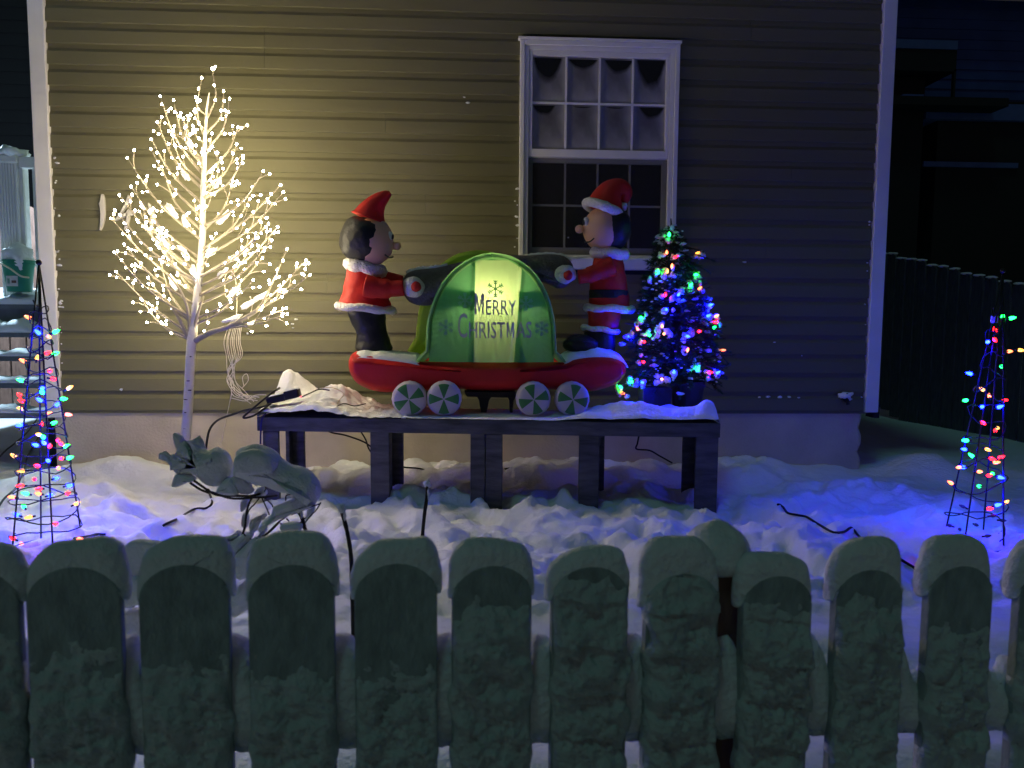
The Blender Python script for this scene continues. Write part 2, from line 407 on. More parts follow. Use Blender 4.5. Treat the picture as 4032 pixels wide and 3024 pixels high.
MB().hexa([(wx0-.03, -.085, wz0-.055), (wx1+.012, -.085, wz0-.055), (wx1+.012, -.002, wz0-.055), (wx0-.03, -.002, wz0-.055)],
          [(wx0-.03, -.085, wz0+.008), (wx1+.012, -.085, wz0+.008), (wx1+.012, -.002, wz0+.019), (wx0-.03, -.002, wz0+.019)]).build('sill', 'white_vinyl', win, bevel=.004)
MB().box((wx0-.012, -.05, wz1+.001), (wx1+.008, -.002, wz1+.018)).build('head_trim', 'white_vinyl', win, bevel=.003)
def snow_strip(name, x0, x1, y0, y1, zf, hmax, parent=None, step=.012, m='fine_snow', seed=0):
    """a layer of snow lying on a ledge"""
    mb = MB(); nxs = max(3, int((x1-x0)/step)); nys = 7; rings = []
    for i in range(nxs+1):
        x = x0+(x1-x0)*i/nxs; h = hmax*max(.25, .65+.7*noise.noise(Vector((x*7, seed, 0)))+.3*noise.noise(Vector((x*23, seed, 3))))*min(1, 8*min(i, nxs-i)/nxs+.2)
        top = []
        for j in range(nys+1):
            t = j/nys; yy = y0+(y1-y0)*t+.004*noise.noise(Vector((x*30, t*3, seed))); b = zf(x, yy)
            top.append((x, yy, b+h*math.sin(math.pi*min(.98, max(.02, t)))**.4*(1+.25*noise.noise(Vector((x*35, yy*35, seed))))))
        bot = [(x, y1, zf(x, y1)-.002), (x, y0, zf(x, y0)-.002)]
        rings.append(top+bot)
    mb.rings(rings); return mb.build(name, m, parent, smooth=True, kind='stuff')
o = snow_strip('sill_snow', wx0+.06, wx1, -.083, -.03, lambda x, y: wz0+.010, .018); tag(o, 'thin snow lying along the window sill', 'snow')
# frost speckles on the wall: small patches of blown snow stuck to the siding
fl = MB()
for i in range(46):
    k = random.random()
    if k < .45: x, z = .036+abs(random.gauss(0, .01)), random.uniform(.3, 1.7)
    elif k < .65: x, z = wx0-.008-abs(random.gauss(0, .012)), random.uniform(.9, 1.7)
    elif k < .85: x, z = 5.30-abs(random.gauss(0, .008)), random.uniform(0, 1.9)
    else: x, z = random.uniform(.3, 5), random.uniform(.1, 1.2)
    s = random.uniform(.003, .008); fl.ell((x, -.018, z), (s*random.uniform(1, 2.4), .006, s), 6, 4, .5, i)
for (u, v, s) in [(640, 690, 5), (632, 700, 5), (633, 708, 4), (640, 838, 3), (655, 839, 5), (1010, 222, 7), (1003, 210, 4), (1640, 858, 5), (1660, 857, 7), (1685, 858, 8), (1705, 858, 6), (1725, 859, 5)]:
    p = pt(u, v, -.018); fl.ell(p, (s*.0022, .006, s*.0011), 7, 4, .5, u)
tag(fl.build('stuck_snow', 'fine_snow', None, True, kind='stuff'), 'flecks of blown snow stuck on the siding', 'snow')
# house numbers
def numeral(polys, label):
    mb = MB()
    for P in polys:
        q = [pt((x/5.53+360)/K, (y/5.53+720)/K, -.03) for x, y in P]
        n = len(q); f = [Vector((p.x, -.036, p.z)) for p in q]; b = [Vector((p.x, -.018, p.z)) for p in q]; mb.rings([f, b])
    o = mb.build('house_number', 'plastic_grey', None, auto=True, bevel=.002); o.data.materials[0] = MT['birch_white']
    tag(o, label, 'house number', 'numerals on the siding')
numeral([[(215, 240), (255, 245), (285, 320), (300, 500), (300, 680), (285, 820), (245, 960), (205, 1040), (178, 1025), (195, 850), (200, 680), (185, 520), (160, 450), (195, 400), (210, 300)]], 'white numeral 1 on the siding nearest the left corner trim')
numeral([[(800, 265), (845, 275), (835, 420), (740, 560), (640, 700), (670, 770), (520, 835), (505, 815), (620, 660), (740, 430)],
         [(765, 620), (830, 560), (835, 760), (800, 930), (765, 1045), (722, 1025), (725, 900), (765, 800)], [(640, 705), (770, 640), (800, 690), (690, 760)], [(826, 630), (935, 590), (970, 640), (930, 690), (832, 720)]], 'white numeral 4 on the siding behind the leftmost lit twigs')
numeral([[(1240, 430), (1290, 470), (1355, 560), (1370, 680), (1350, 850), (1305, 1055), (1262, 1045), (1285, 850), (1290, 680), (1262, 560), (1235, 480)]], 'white numeral 1 on the siding half hidden by branches')
# outdoor tap with a snow cap
p = pt(1826, 862, -.05)
tap = thing('garden_tap', (p.x, -.016, p.z), 'snow capped garden tap on the siding by the right corner', 'tap')
MB().tube([(p.x, -.012, p.z), (p.x, -.07, p.z), (p.x, -.085, p.z-.012), (p.x, -.09, p.z-.035)], [.014, .013, .012, .011], 10).build('spout', 'black_plastic', tap, True)
mb = MB(); mb.tube([(p.x+.028*math.cos(a), -.075, p.z+.012+.028*math.sin(a)) for a in [2*math.pi*k/14 for k in range(15)]], .005, 6); mb.box((p.x-.026, -.078, p.z+.008), (p.x+.026, -.072, p.z+.016)); mb.build('handle', 'black_plastic', tap)
MB().ell((p.x, -.06, p.z+.025), (.042, .04, .026), 14, 8, .5, 3).build('snow_cap', 'fine_snow', tap, True)

# ------------------------------------------------------------------ side porch steps, railing, bucket
def zray(u, v, Y): return pt(u, v, Y).z
steps = thing('porch_steps', (-.8, .7, -.45), 'grey open steps deep in snow climbing beside the house corner', 'steps')
SX0, SX1 = -1.7, -.16
for i, (v, Y, hs) in enumerate([(893, .22, .06), (828, .45, .065), (770, .68, .07), (719, .91, .13), (658, 1.14, .21)]):
    z = zray(90, v, Y)
    y1 = Y+.26 if i < 4 else 2.6
    MB().box((SX0, Y, z-.035), (SX1, y1, z)).build('tread' if i < 4 else 'landing', 'grey_riser', steps, bevel=.004)
    if i == 4: MB().box((SX0, Y+.02, z-.22), (SX1, Y+.05, z-.036)).build('fascia', 'grey_riser', steps)
    s = snow_strip('step_snow', SX0, SX1, Y+.005, y1-.01, lambda x, y, z=z: z, hs, steps, .03, 'snow', i)
for x in (-.19, -1.5):
    mb = MB(); mb.hexa([(x-.02, .25, -.6), (x+.02, .25, -.6), (x+.02, 1.2, -.2), (x-.02, 1.2, -.2)], [(x-.02, .25, -.08), (x+.02, .25, -.08), (x+.02, 1.2, .66), (x-.02, 1.2, .66)]); mb.build('stringer', 'dark_trim', steps)
zt = zray(90, 658, 1.14)
rail = thing('porch_railing', (-.6, 1.35, zt), 'white porch railing with fluted post above the steps', 'railing')
pl_, pr_ = pt(-6, 400, 1.35), pt(37, 400, 1.35); ztop = zray(30, 352, 1.35); 
mb = MB(); n = 7; wd = (pr_.x-pl_.x)
mb.box((pl_.x, 1.36, zt+.001), (pr_.x, 1.36+wd, ztop-.0))
for i in range(n): mb.box((pl_.x+wd*(i+.15)/n, 1.352, zt+.002), (pl_.x+wd*(i+.75)/n, 1.3598, ztop-.002))
mb.build('post', 'white_vinyl', rail)
zc = zray(30, 335, 1.33); zb = zray(30, 360, 1.33)
mb = MB(); mb.box((pl_.x-.012, 1.33, ztop+.001), (pr_.x+.012, 1.48, zc)); mb.build('post_cap', 'white_vinyl', rail, bevel=.006)
MB().ell((pr_.x-.06, 1.40, zc+.025), (.10, .09, .055), 16, 9, .4, 2).build('snow_cap', 'snow', rail, True)
MB().box((pr_.x+.0125, 1.36, zb), (-.09, 1.43, zc-.004)).build('top_rail', 'white_vinyl', rail, bevel=.005)
for u in (50, 78, 108):
    q = pt(u, 450, 1.39); MB().box((q.x-.013, 1.38, zt+.001), (q.x+.013, 1.405, zb-.0005)).build('baluster', 'white_vinyl', rail)
MB().box((-1.7, 1.36, zb), (pl_.x-.013, 1.43, zc-.004)).build('top_rail', 'white_vinyl', rail, bevel=.005)
for u in (-40, -75): 
    q = pt(u, 450, 1.39); MB().box((q.x-.013, 1.38, zt+.001), (q.x+.013, 1.405, zb-.0005)).build('baluster', 'white_vinyl', rail)
# bucket
bq = pt(41, 600, 1.22); br = .115; bz0 = zt+.10; bz1 = zray(41, 562, 1.1)
buck = thing('bucket', (bq.x, 1.22, bz0), 'green plastic bucket heaped with snow on the top step', 'bucket')
mb = MB(); rings = []
for (r, z) in [(.085, bz0), (.098, bz0+(bz1-bz0)*.5), (br-.006, bz1-.03), (br, bz1-.028), (br, bz1-.016), (br-.004, bz1-.014), (br-.003, bz1-.006), (br+.003, bz1-.004), (br+.003, bz1+.006)]:
    rings.append([(bq.x+r*math.cos(2*math.pi*k/28), 1.22+r*math.sin(2*math.pi*k/28), z) for k in range(28)])
mb.rings(rings); mb.build('body', 'green_plastic', buck, auto=True)
MB().ell((bq.x, 1.22, bz1+.015), (br*1.0, br*.96, .11), 20, 11, .25, 6).build('snow_heap', 'snow', buck, True)
def arc_panel(a0, a1, z0, z1, r, nseg=8):
    mb = MB(); rings = []
    for i in range(nseg+1):
        a = a0+(a1-a0)*i/nseg; rings.append([(bq.x+rr*math.cos(a), 1.22+rr*math.sin(a), z) for rr, z in ((r, z0), (r+.003, z0), (r+.003, z1), (r, z1))])
    return mb.rings(rings)
arc_panel(R(245), R(295), bz0+.04, bz0+.12, .101).build('paper_label', 'label_paper', buck)
arc_panel(R(254), R(264), bz0+.06, bz0+.10, .1045).build('label_seal', 'faint_print', buck)
arc_panel(R(272), R(289), bz0+.065, bz0+.085, .1045).build('label_picture', 'brown_wood', buck)
hp = [(bq.x-.10, 1.13, bz1-.02), (bq.x-.05, 1.09, bz1-.03), (bq.x+.02, 1.085, bz1-.07), (bq.x+.08, 1.10, bz1-.12), (bq.x+.115, 1.15, bz1-.13)]
MB().tube(smooth_path(hp), .007, 6).build('handle', 'white_cord', buck, True)
# porch lamp above the landing (just out of the frame)
lampo = thing('porch_light', (-1.9, 2.3, 2.15), 'small white porch lamp above the snowy steps', 'lamp')
lt = bpy.data.lights.new('porch_bulb', 'POINT'); lt.energy = 300; lt.color = (.55, .80, 1); lt.shadow_soft_size = .06
lo_ = bpy.data.objects.new('porch_bulb', lt); lo_.location = (0, -.12, -.1); link(lo_, lampo)
MB().box((-1.96, 2.28, 2.12), (-1.84, 2.34, 2.30)).build('back_plate', 'white_vinyl', lampo)

# ------------------------------------------------------------------ the table under the display
TZ = .071; TL = Vector((1.500, -.900, TZ)); TR = Vector((3.945, -1.160, TZ))
tx = (TR-TL).normalized(); ty = Vector((-tx.y, tx.x, 0)); TW = (TR-TL).length; TD = .46
def tp(a, b, z): q = TL+tx*a+ty*b; return Vector((q.x, q.y, z))
table = thing('long_table', (2.72, -.85, -.40), 'long dark grey wooden table under the display with legs sunk in snow', 'table')
def tbox(a0, a1, b0, b1, z0, z1):
    m = MB(); m.hexa([tp(a0,b0,z0), tp(a1,b0,z0), tp(a1,b1,z0), tp(a0,b1,z0)], [tp(a0,b0,z1), tp(a1,b0,z1), tp(a1,b1,z1), tp(a0,b1,z1)]); return m
AP = .075
tbox(.03, TW-.03, .025, TD-.025, TZ-.022, TZ-.002).build('top', 'table_paint', table)
tbox(0, TW, 0, .024, TZ-AP, TZ).build('apron', 'table_paint', table, bevel=.003)
tbox(.001, TW-.001, TD-.024, TD, TZ-AP, TZ).build('apron', 'table_paint', table, bevel=.003)
tbox(0.002, .026, .0245, TD-.0245, TZ-AP, TZ-.001).build('apron', 'table_paint', table, bevel=.003)
tbox(TW-.026, TW-.002, .0245, TD-.0245, TZ-AP, TZ-.001).build('apron', 'table_paint', table, bevel=.003)
def leg(a, b, wl=.092, sx=1, sy=1, front=True):
    m = MB(); z0 = -.62; z1 = TZ-AP-.001 if True else 0
    if front: z1 = TZ-AP-.001
    th = .022
    for A0, A1, B0, B1 in ((a, a+sx*wl, b, b+sy*th), (a, a+sx*th, b+sy*(th+.0005), b+sy*.085)):
        P = [tp(min(A0,A1), min(B0,B1), z0), tp(max(A0,A1), min(B0,B1), z0), tp(max(A0,A1), max(B0,B1), z0), tp(min(A0,A1), max(B0,B1), z0)]
        m.hexa(P, [Vector((q.x, q.y, z1)) for q in P])
    m.build('leg', 'table_paint', table, bevel=.002)
def along(u, v=1000):   # distance along the table front seen at column u
    lo_, hi_ = -.5, 3.5
    d = ray(u, v); A = Vector((d.x, d.y)); q = Vector((CAM.x, CAM.y))-Vector((TL.x, TL.y))
    # solve q + A*t = tx*s
    det = A.x*(-tx.y)-A.y*(-tx.x); t = (-q.x*(-tx.y)+q.y*(-tx.x))/det; P = q+A*t
    return P.x*tx.x+P.y*tx.y
for u0, u1, sx in ((568, 602, 1), (840, 800, -1), (1047, 1016, -1), (1049, 1085, 1), (1251, 1294, 1), (1551, 1503, -1)):
    a0, a1 = along(u0), along(u1); leg(a0, .002, abs(a1-a0), sx)
for a, sx in ((.03, 1), (.62, 1), (1.2, 1), (1.8, 1), (TW-.03, -1)):
    leg(a, TD-.026, .09, sx, -1)
# snow on the table top
def tsnow(a, b):
    fx = a/TW; v = Vector((a, b, 3))
    h = .006+.006*noise.noise(v*6)
    left = sstep(.62, .30, a); bk = b/TD
    h += left*(.055+.075*sstep(.2, .7, bk))*(.75+.5*noise.noise(v*5))+left*.02*clods(a, b, 16, 5)
    h += .10*math.exp(-((a-.06)/.09)**2-((b-.36)/.10)**2)
    mid = sstep(.5, .75, a)*sstep(1.45, 1.2, a)
    h += sstep(.25, .5, a)*sstep(1.0, .7, a)*(.022*clods(a, b, 17, 1)+.03*max(0, noise.fractal(v*7, 1, 2, 3)))*sstep(.02, .15, b)
    h += sstep(1.55, 1.75, a)*(.012+.02*noise.noise(v*9)**2)
    for (ca, cb, ra, rb, hh) in ((1.93, .16, .10, .09, .055), (2.07, .09, .13, .07, .06), (2.02, .30, .2, .1, .05), (2.40, .10, .09, .08, .075), (2.25, .22, .08, .10, .04), (2.30, .07, .2, .05, .03), (1.78, .05, .08, .05, .02)):
        h += hh*math.exp(-((a-ca)/ra)**2-((b-cb)/rb)**2)*(1+.3*noise.noise(v*16))
    h += (.004+.006*sstep(.9, .6, a))*fr(v*22)+.010*sstep(.1, .35, a)*sstep(.95, .7, a)*clods(a, b, 34, 7)
    e = min(a/.03, (TW-a)/.03, (b+.004)/.02, (TD-b)/.02, 1); e = max(0, e)
    return max(.001, h)*math.sqrt(max(0, 1-(1-e)**2))
na, nb = 240, 52; mb = MB()
for j in range(nb+1):
    for i in range(na+1):
        a = TW*i/na; b = TD*j/nb; q = tp(a, b, TZ+.001+tsnow(a, b)); mb.v.append(q)
for j in range(nb):
    for i in range(na): p_ = j*(na+1)+i; mb.f.append((p_, p_+1, p_+na+2, p_+na+1))
tag(mb.build('table_snow', 'snow', None, True, kind='stuff'), 'lumpy snow lying on the long table top', 'snow')
def table_top_z(P):
    d = P-TL; a = d.x*tx.x+d.y*tx.y; b = d.x*ty.x+d.y*ty.y
    return TZ+.001+tsnow(max(0, min(TW, a)), max(0, min(TD, b)))
# outlet box and adaptor lying on the snow
q0 = pt(612, 856, -.78); ob = thing('outlet_box', (q0.x, -.78, table_top_z(q0)), 'dark green outdoor plug box lying on snow at the table left end', 'plug box')
def slab(cu, cv, hw, hh, hd, rot, name, m, parent, Y=-.80):
    c = pt(cu, cv, Y); rm = Matrix.Rotation(rot, 3, 'Y'); mb = MB()
    P = [c+rm @ Vector((sx*hw, sy*hd, sz*hh)) for sz in (-1, 1) for sx, sy in ((-1, -1), (1, -1), (1, 1), (-1, 1))]
    mb.hexa(P[:4], P[4:]); return mb.build(name, m, parent, bevel=.006)
slab(598, 861, .052, .020, .035, R(-12), 'box', 'black_plastic', ob); slab(632, 851, .040, .024, .034, R(-14), 'adaptor', 'black_plastic', ob, -.802)
slab(597, 854, .046, .007, .030, R(-12), 'snow_cover', 'fine_snow', ob); slab(632, 842, .036, .005, .03, R(-14), 'snow_cover', 'fine_snow', ob, -.802)
MB().ell(pt(650, 857, -.84), (.004, .004, .004), 8, 5).build('standby_light', 'standby_red', ob, True)

# ------------------------------------------------------------------ cords
def cord(name, pts, rad, label, m='cord', cat='cord', group='black extension cords', n=6):
    P = smooth_path([pt(*p) for p in pts], 5)
    tag(MB().tube(P, rad, n).build(name, m, None, True), label, cat, group)
cord('extension_cord', [(445, 968, -.55), (452, 930, -.6), (470, 908, -.66), (500, 896, -.75), (530, 886, -.84), (562, 880, -.90), (580, 874, -.88)], .0065, 'black cord rising from the snow to the table left end')
cord('extension_cord', [(604, 838, -.80), (585, 850, -.88), (556, 874, -.94), (530, 896, -.95), (527, 903, -.95), (545, 899, -.94), (563, 888, -.91), (585, 872, -.85)], .006, 'black cord looped over the table left edge beside the plug box')
cord('extension_cord', [(574, 893, -.905), (566, 905, -.925), (563, 935, -.925), (562, 985, -.925), (560, 1030, -.925)], .005, 'dark blue cord hanging down the left table leg')
MT['blue_cord'] = mat('blue_cord', (.02, .02, .12), .5); bpy.data.objects['extension_cord.002'].data.materials[0] = MT['blue_cord']
cord('extension_cord', [(650, 858, -.82), (672, 848, -.82), (690, 841, -.80), (712, 843, -.78)], .004, 'thin black cord running from the plug box over table snow')
cord('extension_cord', [(690, 890, -.87), (712, 885, -.87), (742, 872, -.86), (765, 877, -.84), (790, 872, -.8)], .003, 'thin dark cord on the pinkish snow by the first wheel')
cord('white_lead', [(690, 839, -.8), (720, 838, -.79), (742, 850, -.79), (735, 862, -.8), (728, 872, -.81)], .0025, 'pale thin lead curling on the table snow', 'white_cord', 'cord', 'white leads')
cord('extension_cord', [(700, 926, -.62), (718, 935, -.60), (745, 940, -.55), (780, 952, -.5), (800, 964, -.48), (830, 990, -.4), (868, 1008, -.35), (905, 1012, -.34), (940, 1022, -.33), (968, 1036, -.33)], .005, 'black cord sagging under the table behind the second leg')
cord('extension_cord', [(778, 930, -.55), (790, 950, -.5), (800, 975, -.45), (835, 1012, -.4), (852, 1030, -.42), (868, 1046, -.45)], .005, 'short black cord under the table crossing the second leg')
cord('extension_cord', [(1050, 1020, -.3), (1085, 1014, -.3), (1125, 1010, -.3), (1150, 1017, -.3), (1162, 1024, -.3)], .006, 'black cord lying on snow right of the middle table legs')
cord('extension_cord', [(1290, 1032, -.4), (1320, 1035, -.42), (1350, 1042, -.45), (1382, 1056, -.5)], .006, 'black cord lying on snow behind the fourth table leg')
cord('extension_cord', [(1380, 942, -.7), (1377, 958, -.69), (1375, 970, -.68), (1403, 973, -.66), (1425, 985, -.65), (1452, 1000, -.64)], .005, 'bent black cord hanging below the right end of the table')
def gcord(pts, rad, label, lift=.008, m='cord', group='black extension cords', name='extension_cord'):
    P = []
    for u, v in pts:
        d = ray(u, v); t = 1.5
        while t < 9:
            q = CAM+d*t
            if q.z < ground_h(q.x, q.y)+lift: break
            t += .006
        P.append(q)
    P = smooth_path(P, 6)
    for p in P: p.z = max(p.z, ground_h(p.x, p.y)+rad*.5)
    for _ in range(4): zz = [p.z for p in P]; [setattr(P[k], 'z', (zz[k-1]+2*zz[k]+zz[k+1])/4) for k in range(1, len(P)-1)]
    tag(MB().tube(P, rad, 6).build(name, m, None, True), label, 'cord', group)
gcord([(1680, 1090), (1692, 1098), (1702, 1108), (1722, 1112), (1745, 1118), (1770, 1135), (1800, 1148), (1825, 1152), (1850, 1163), (1900, 1185), (1950, 1212), (1978, 1230)], .006, 'dark cord snaking over the blue lit snow at right')
gcord([(352, 1136), (380, 1120), (415, 1105), (445, 1098), (458, 1085), (452, 1066)], .006, 'short dark cord on the snow below the frozen shrub')
gcord([(-12, 1000), (10, 975), (35, 955), (58, 935), (80, 905)], .006, 'dark cord crossing the snow at the far left edge', .03)
gcord([(-12, 1110), (10, 1075), (35, 1055), (48, 1020), (60, 985), (85, 940)], .006, 'dark cord beside the left light cone', .03)
gcord([(160, 1163), (185, 1160), (205, 1157), (228, 1154)], .006, 'short dark cord end at the foot of the left light cone')
bundle = thing('white_cord_bundle', pt(505, 800, -.62), 'tangled bundle of white wires hanging from the lit birch tree', 'wires')
random.seed(4)
for i in range(9):
    a = 485+i*4.2; k = random.uniform(-6, 6)
    P = [(500+i*3, 690, -.60), (a+k*.3, 735, -.62), (a+4, 770, -.63), (497+random.uniform(-8, 10), 800, -.64), (500+random.uniform(-14, 14), 825, -.66), (512+random.uniform(-10, 20), 850+random.uniform(-6, 6), -.7), (535+random.uniform(-5, 25), 862+random.uniform(-8, 12), -.78)]
    MB().tube(smooth_path([pt(*p) for p in P], 5), .0022, 5).build('wire', 'white_cord', bundle, True)
for P in ([(487, 640, -.6), (486, 600, -.6), (497, 586, -.6), (508, 600, -.6), (512, 650, -.6), (510, 690, -.6)], [(536, 690, -.6), (545, 660, -.6), (540, 640, -.6)], [(523, 838, -.68), (536, 822, -.68), (533, 808, -.68), (524, 815, -.68), (527, 835, -.68)], [(500, 850, -.62), (494, 880, -.6), (485, 920, -.58), (478, 955, -.56)], [(500, 860, -.7), (530, 866, -.72), (545, 856, -.75), (558, 853, -.78), (575, 853, -.8)]):
    MB().tube(smooth_path([pt(*p) for p in P], 5), .0022, 5).build('wire', 'white_cord', bundle, True)

# ------------------------------------------------------------------ the lit birch tree
random.seed(11)
BY = -.60
birch = thing('birch_light_tree', pt(402, 985, BY), 'white artificial birch tree covered in warm white lights', 'light tree')
stem = [(400, 1010), (401, 950), (406, 880), (410, 800), (414, 738), (420, 690), (428, 620), (434, 560), (438, 500), (438, 430), (441, 360), (443, 300), (447, 240), (452, 200)]
srad = [.030, .029, .027, .026, .027, .023, .021, .019, .017, .015, .0125, .010, .007, .0035]
MB().tube(smooth_path([pt(u, v, BY) for u, v in stem], 4), [srad[min(len(srad)-1, int(i/4))]*(1-(i % 4)/4)+srad[min(len(srad)-1, int(i/4)+1)]*(i % 4)/4 for i in range(4*(len(stem)-1)+1)], 12).build('trunk', 'birch_white', birch, True)
for u, v, wd in ((404, 890, 6), (413, 842, 9), (410, 822, 8), (405, 862, 10), (402, 925, 6), (415, 770, 6)):
    q = pt(u, v, BY); MB().ell((q.x, q.y-.0235, q.z), (wd*.0013, .006, .0032), 8, 5, .4, u).build('bark_scar', 'bark_mark', birch, True)
def stem_at(v):
    for (u0, v0), (u1, v1) in zip(stem, stem[1:]):
        if v1 <= v <= v0: t = (v0-v)/(v0-v1); return u0+(u1-u0)*t
    return stem[-1][0]
tips = [(247, 545, 690), (251, 587, 725), (307, 648, 732), (240, 472, 640), (248, 454, 610), (258, 421, 600), (283, 403, 560), (275, 341, 520), (326, 322, 470), (327, 301, 440), (340, 264, 410), (346, 208, 380), (375, 217, 350), (268, 528, 660), (305, 446, 590), (301, 457, 620), (320, 600, 700), (350, 360, 500), (360, 500, 640), (345, 560, 700),
        (436, 168, 300), (458, 148, 260), (483, 197, 290), (496, 213, 330), (514, 275, 380), (511, 312, 410), (525, 341, 430), (569, 370, 490), (606, 400, 540), (612, 415, 560), (600, 490, 620), (587, 519, 640), (580, 483, 600), (547, 605, 690), (567, 557, 660), (540, 430, 540), (500, 400, 500), (447, 672, 735), (470, 330, 430), (405, 250, 360), (545, 530, 640)]
for _ in range(8):
    a_, b_, c_ = random.choice(tips[:20]+tips[24:40]); k_ = random.uniform(.55, .85); us_ = stem_at(c_); tips.append((us_+(a_-us_)*k_+random.uniform(-8, 8), c_+(b_-c_)*k_+random.uniform(-14, 14), min(735, c_+random.uniform(-15, 15))))
low = [(620, 538), (661, 562), (669, 594), (636, 609), (618, 666), (610, 682)]
bulbs = []
def branch(P, r0, r1, nm='branch', n=6):
    P = smooth_path(P, 5); m = len(P)
    MB().tube(P, [r0+(r1-r0)*i/(m-1) for i in range(m)], n).build(nm, 'branch_white', birch, True); return P
def twigs(P, s0, every, tl):
    """side twigs and bulbs along the outer part of a branch"""
    L = [0]
    for a, b in zip(P, P[1:]): L.append(L[-1]+(b-a).length)
    T = L[-1]; s = T*s0; k = random.choice((-1, 1))
    bulbs.append((P[-1], (P[-1]-P[-2]).normalized()))
    while s < T*.95:
        i = max(j for j in range(len(L)) if L[j] <= s); i = min(i, len(P)-2)
        q = P[i].lerp(P[i+1], (s-L[i])/max(1e-6, L[i+1]-L[i])); d = (P[i+1]-P[i]).normalized()
        k = -k; side = Vector((-d.z, random.uniform(-.9, .9), d.x))*k
        out = (d*.75+side*random.uniform(.35, .7)).normalized()
        if random.random() < .55:
            l = tl*random.uniform(.6, 1.3); e = q+out*l; e2 = q+out*l*.5+d*l*.08
            MB().tube(smooth_path([q, e2, e], 3), [.0028]*4+[.0022]*3, 5).build('twig', 'branch_white', birch, True)
            bulbs.append((e, out)); 
            if random.random() < .5: bulbs.append((e2+out.cross(d).normalized()*.005, out))
        else: bulbs.append((q+out*.008, out))
        s += every*random.uniform(.75, 1.3)
for u, v, vs in tips:
    us = stem_at(vs); wdt = abs(u-us); yo = random.uniform(-.30, .26)*min(1, .35+wdt/200) 
    if u in (458, 436, 483): yo *= .3
    A = pt(us, vs, BY); B = pt(u, v, BY+yo)
    mid = A.lerp(B, .5); bend = random.uniform(.0, .03); mid.x += (1 if u < us else -1)*-.035; mid.z += bend-.03
    P = branch([A, mid, B], .0085 if wdt > 60 else .006, .0022)
    twigs(P, .40, .060, .028 if v < 200 else .080)
for v in range(250, 665, 30):
    k_ = random.choice((-1, 1)); u = stem_at(v); l_ = random.uniform(18, 44)*(.5+.5*(v-200)/460)
    A = pt(u, v, BY); B = pt(u+k_*l_, v-random.uniform(35, 60), BY-random.uniform(.02, .16))
    P = branch([A, A.lerp(B, .5)+Vector((k_*.01, -.01, -.012)), B], .005, .002); twigs(P, .35, .055, .03)
LJ = pt(420, 736, BY); LK = pt(500, 703, BY-.08); LM = pt(560, 668, BY-.14)
limb = branch([LJ, pt(455, 718, BY-.04), LK, LM], .019, .010, 'limb', 10)
for i, (u, v) in enumerate(low):
    A = limb[[15, 13, 14, 12, 9, 8][i]]; B = pt(u, v, BY-.12+random.uniform(-.12, .14))
    mid = A.lerp(B, .5)+Vector((.0, 0, -.012)); P = branch([A, mid, B], .0075, .0022); twigs(P, .35, .048, .065)
for P in ([(408, 735), (393, 700), (370, 662), (340, 632), (318, 622)], [(412, 735), (408, 690), (402, 655), (385, 620), (360, 590)], [(416, 728), (424, 690), (440, 640)]):
    branch([pt(u, v, BY-.02*i) for i, (u, v) in enumerate(P)], .012, .005, 'limb', 8)
# lumps of snow lying on the limbs
for u, v, l, a in [(372, 455, .05, 50), (398, 545, .045, 52), (352, 520, .05, 50), (500, 560, .055, -32), (480, 590, .04, -40), (455, 545, .04, -30), (540, 655, .06, -30), (500, 690, .06, -20), (565, 640, .05, -28), (410, 310, .035, 60), (400, 380, .035, 55), (470, 395, .035, -55), (482, 470, .05, -45), (375, 610, .05, 60), (420, 590, .05, 80), (400, 480, .035, 70), (440, 330, .03, 90), (505, 630, .05, -42)]:
    rm = Matrix.Rotation(R(a), 3, 'Y'); q = pt(u, v, BY-.02)
    MB().ell(q, (l, .013, .014), 12, 8, .5, u, rm).build('snow_lump', 'fine_snow', birch, True)
random.shuffle(bulbs)
print('birch bulbs', len(bulbs))
bb = base_of(birch)
for p, d in bulbs: p.y = min(p.y, -.045)
bm_ = MB(); bm_.ell(bb, (.0052, .0052, .0068), 8, 6); proto = bm_.build('bulb', 'warm_led', birch, True)
rest = MB()
for i, (p, d) in enumerate(bulbs):
    if i < 300:
        o = proto if i == 0 else proto.copy()
        if i: link(o, birch)
        o.location = p-bb; o.rotation_euler = d.to_track_quat('Z', 'Y').to_euler()
    else: rest.ell(p, (.0052, .0052, .0068), 8, 6)
if rest.v: rest.build('bulb_mass', 'warm_led', birch, True, kind='stuff')

# ------------------------------------------------------------------ the inflatable handcar
YF = -.93; S = (c1(1001, 900, YF)-c1(1000, 900, YF)).x
car = thing('inflatable_handcar', (2.75, -.68, TZ+.03), 'inflatable red handcar with green arch, peppermint wheels and two santa suited riders', 'inflatable')
def outline(P, Y=YF, n=4): return [(q.x, q.z) for q in [c1(x, y, Y) for x, y in P]] if n < 2 else [(q.x, q.z) for q in subdiv_poly([c1(x, y, Y) for x, y in P], n)]
def inset_inflate(P, Yc, th, inset, layers=9):
    n = len(P); P = [Vector(p) for p in P]; area = sum(P[i].x*P[(i+1) % n].y-P[(i+1) % n].x*P[i].y for i in range(n)); sg = 1 if area > 0 else -1
    N = []
    for i in range(n):
        t = (P[(i+1) % n]-P[i-1]).normalized(); N.append(Vector((-t.y, t.x))*sg)
    rings = []; fr_ = []
    for k in range(layers):
        a = -math.pi/2+math.pi*k/(layers-1); off = inset*(1-math.cos(a)); yy = Yc+th*math.sin(a)
        rings.append([(p.x+q.x*off, yy, p.y+q.y*off) for p, q in zip(P, N)])
    return MB().rings(rings)
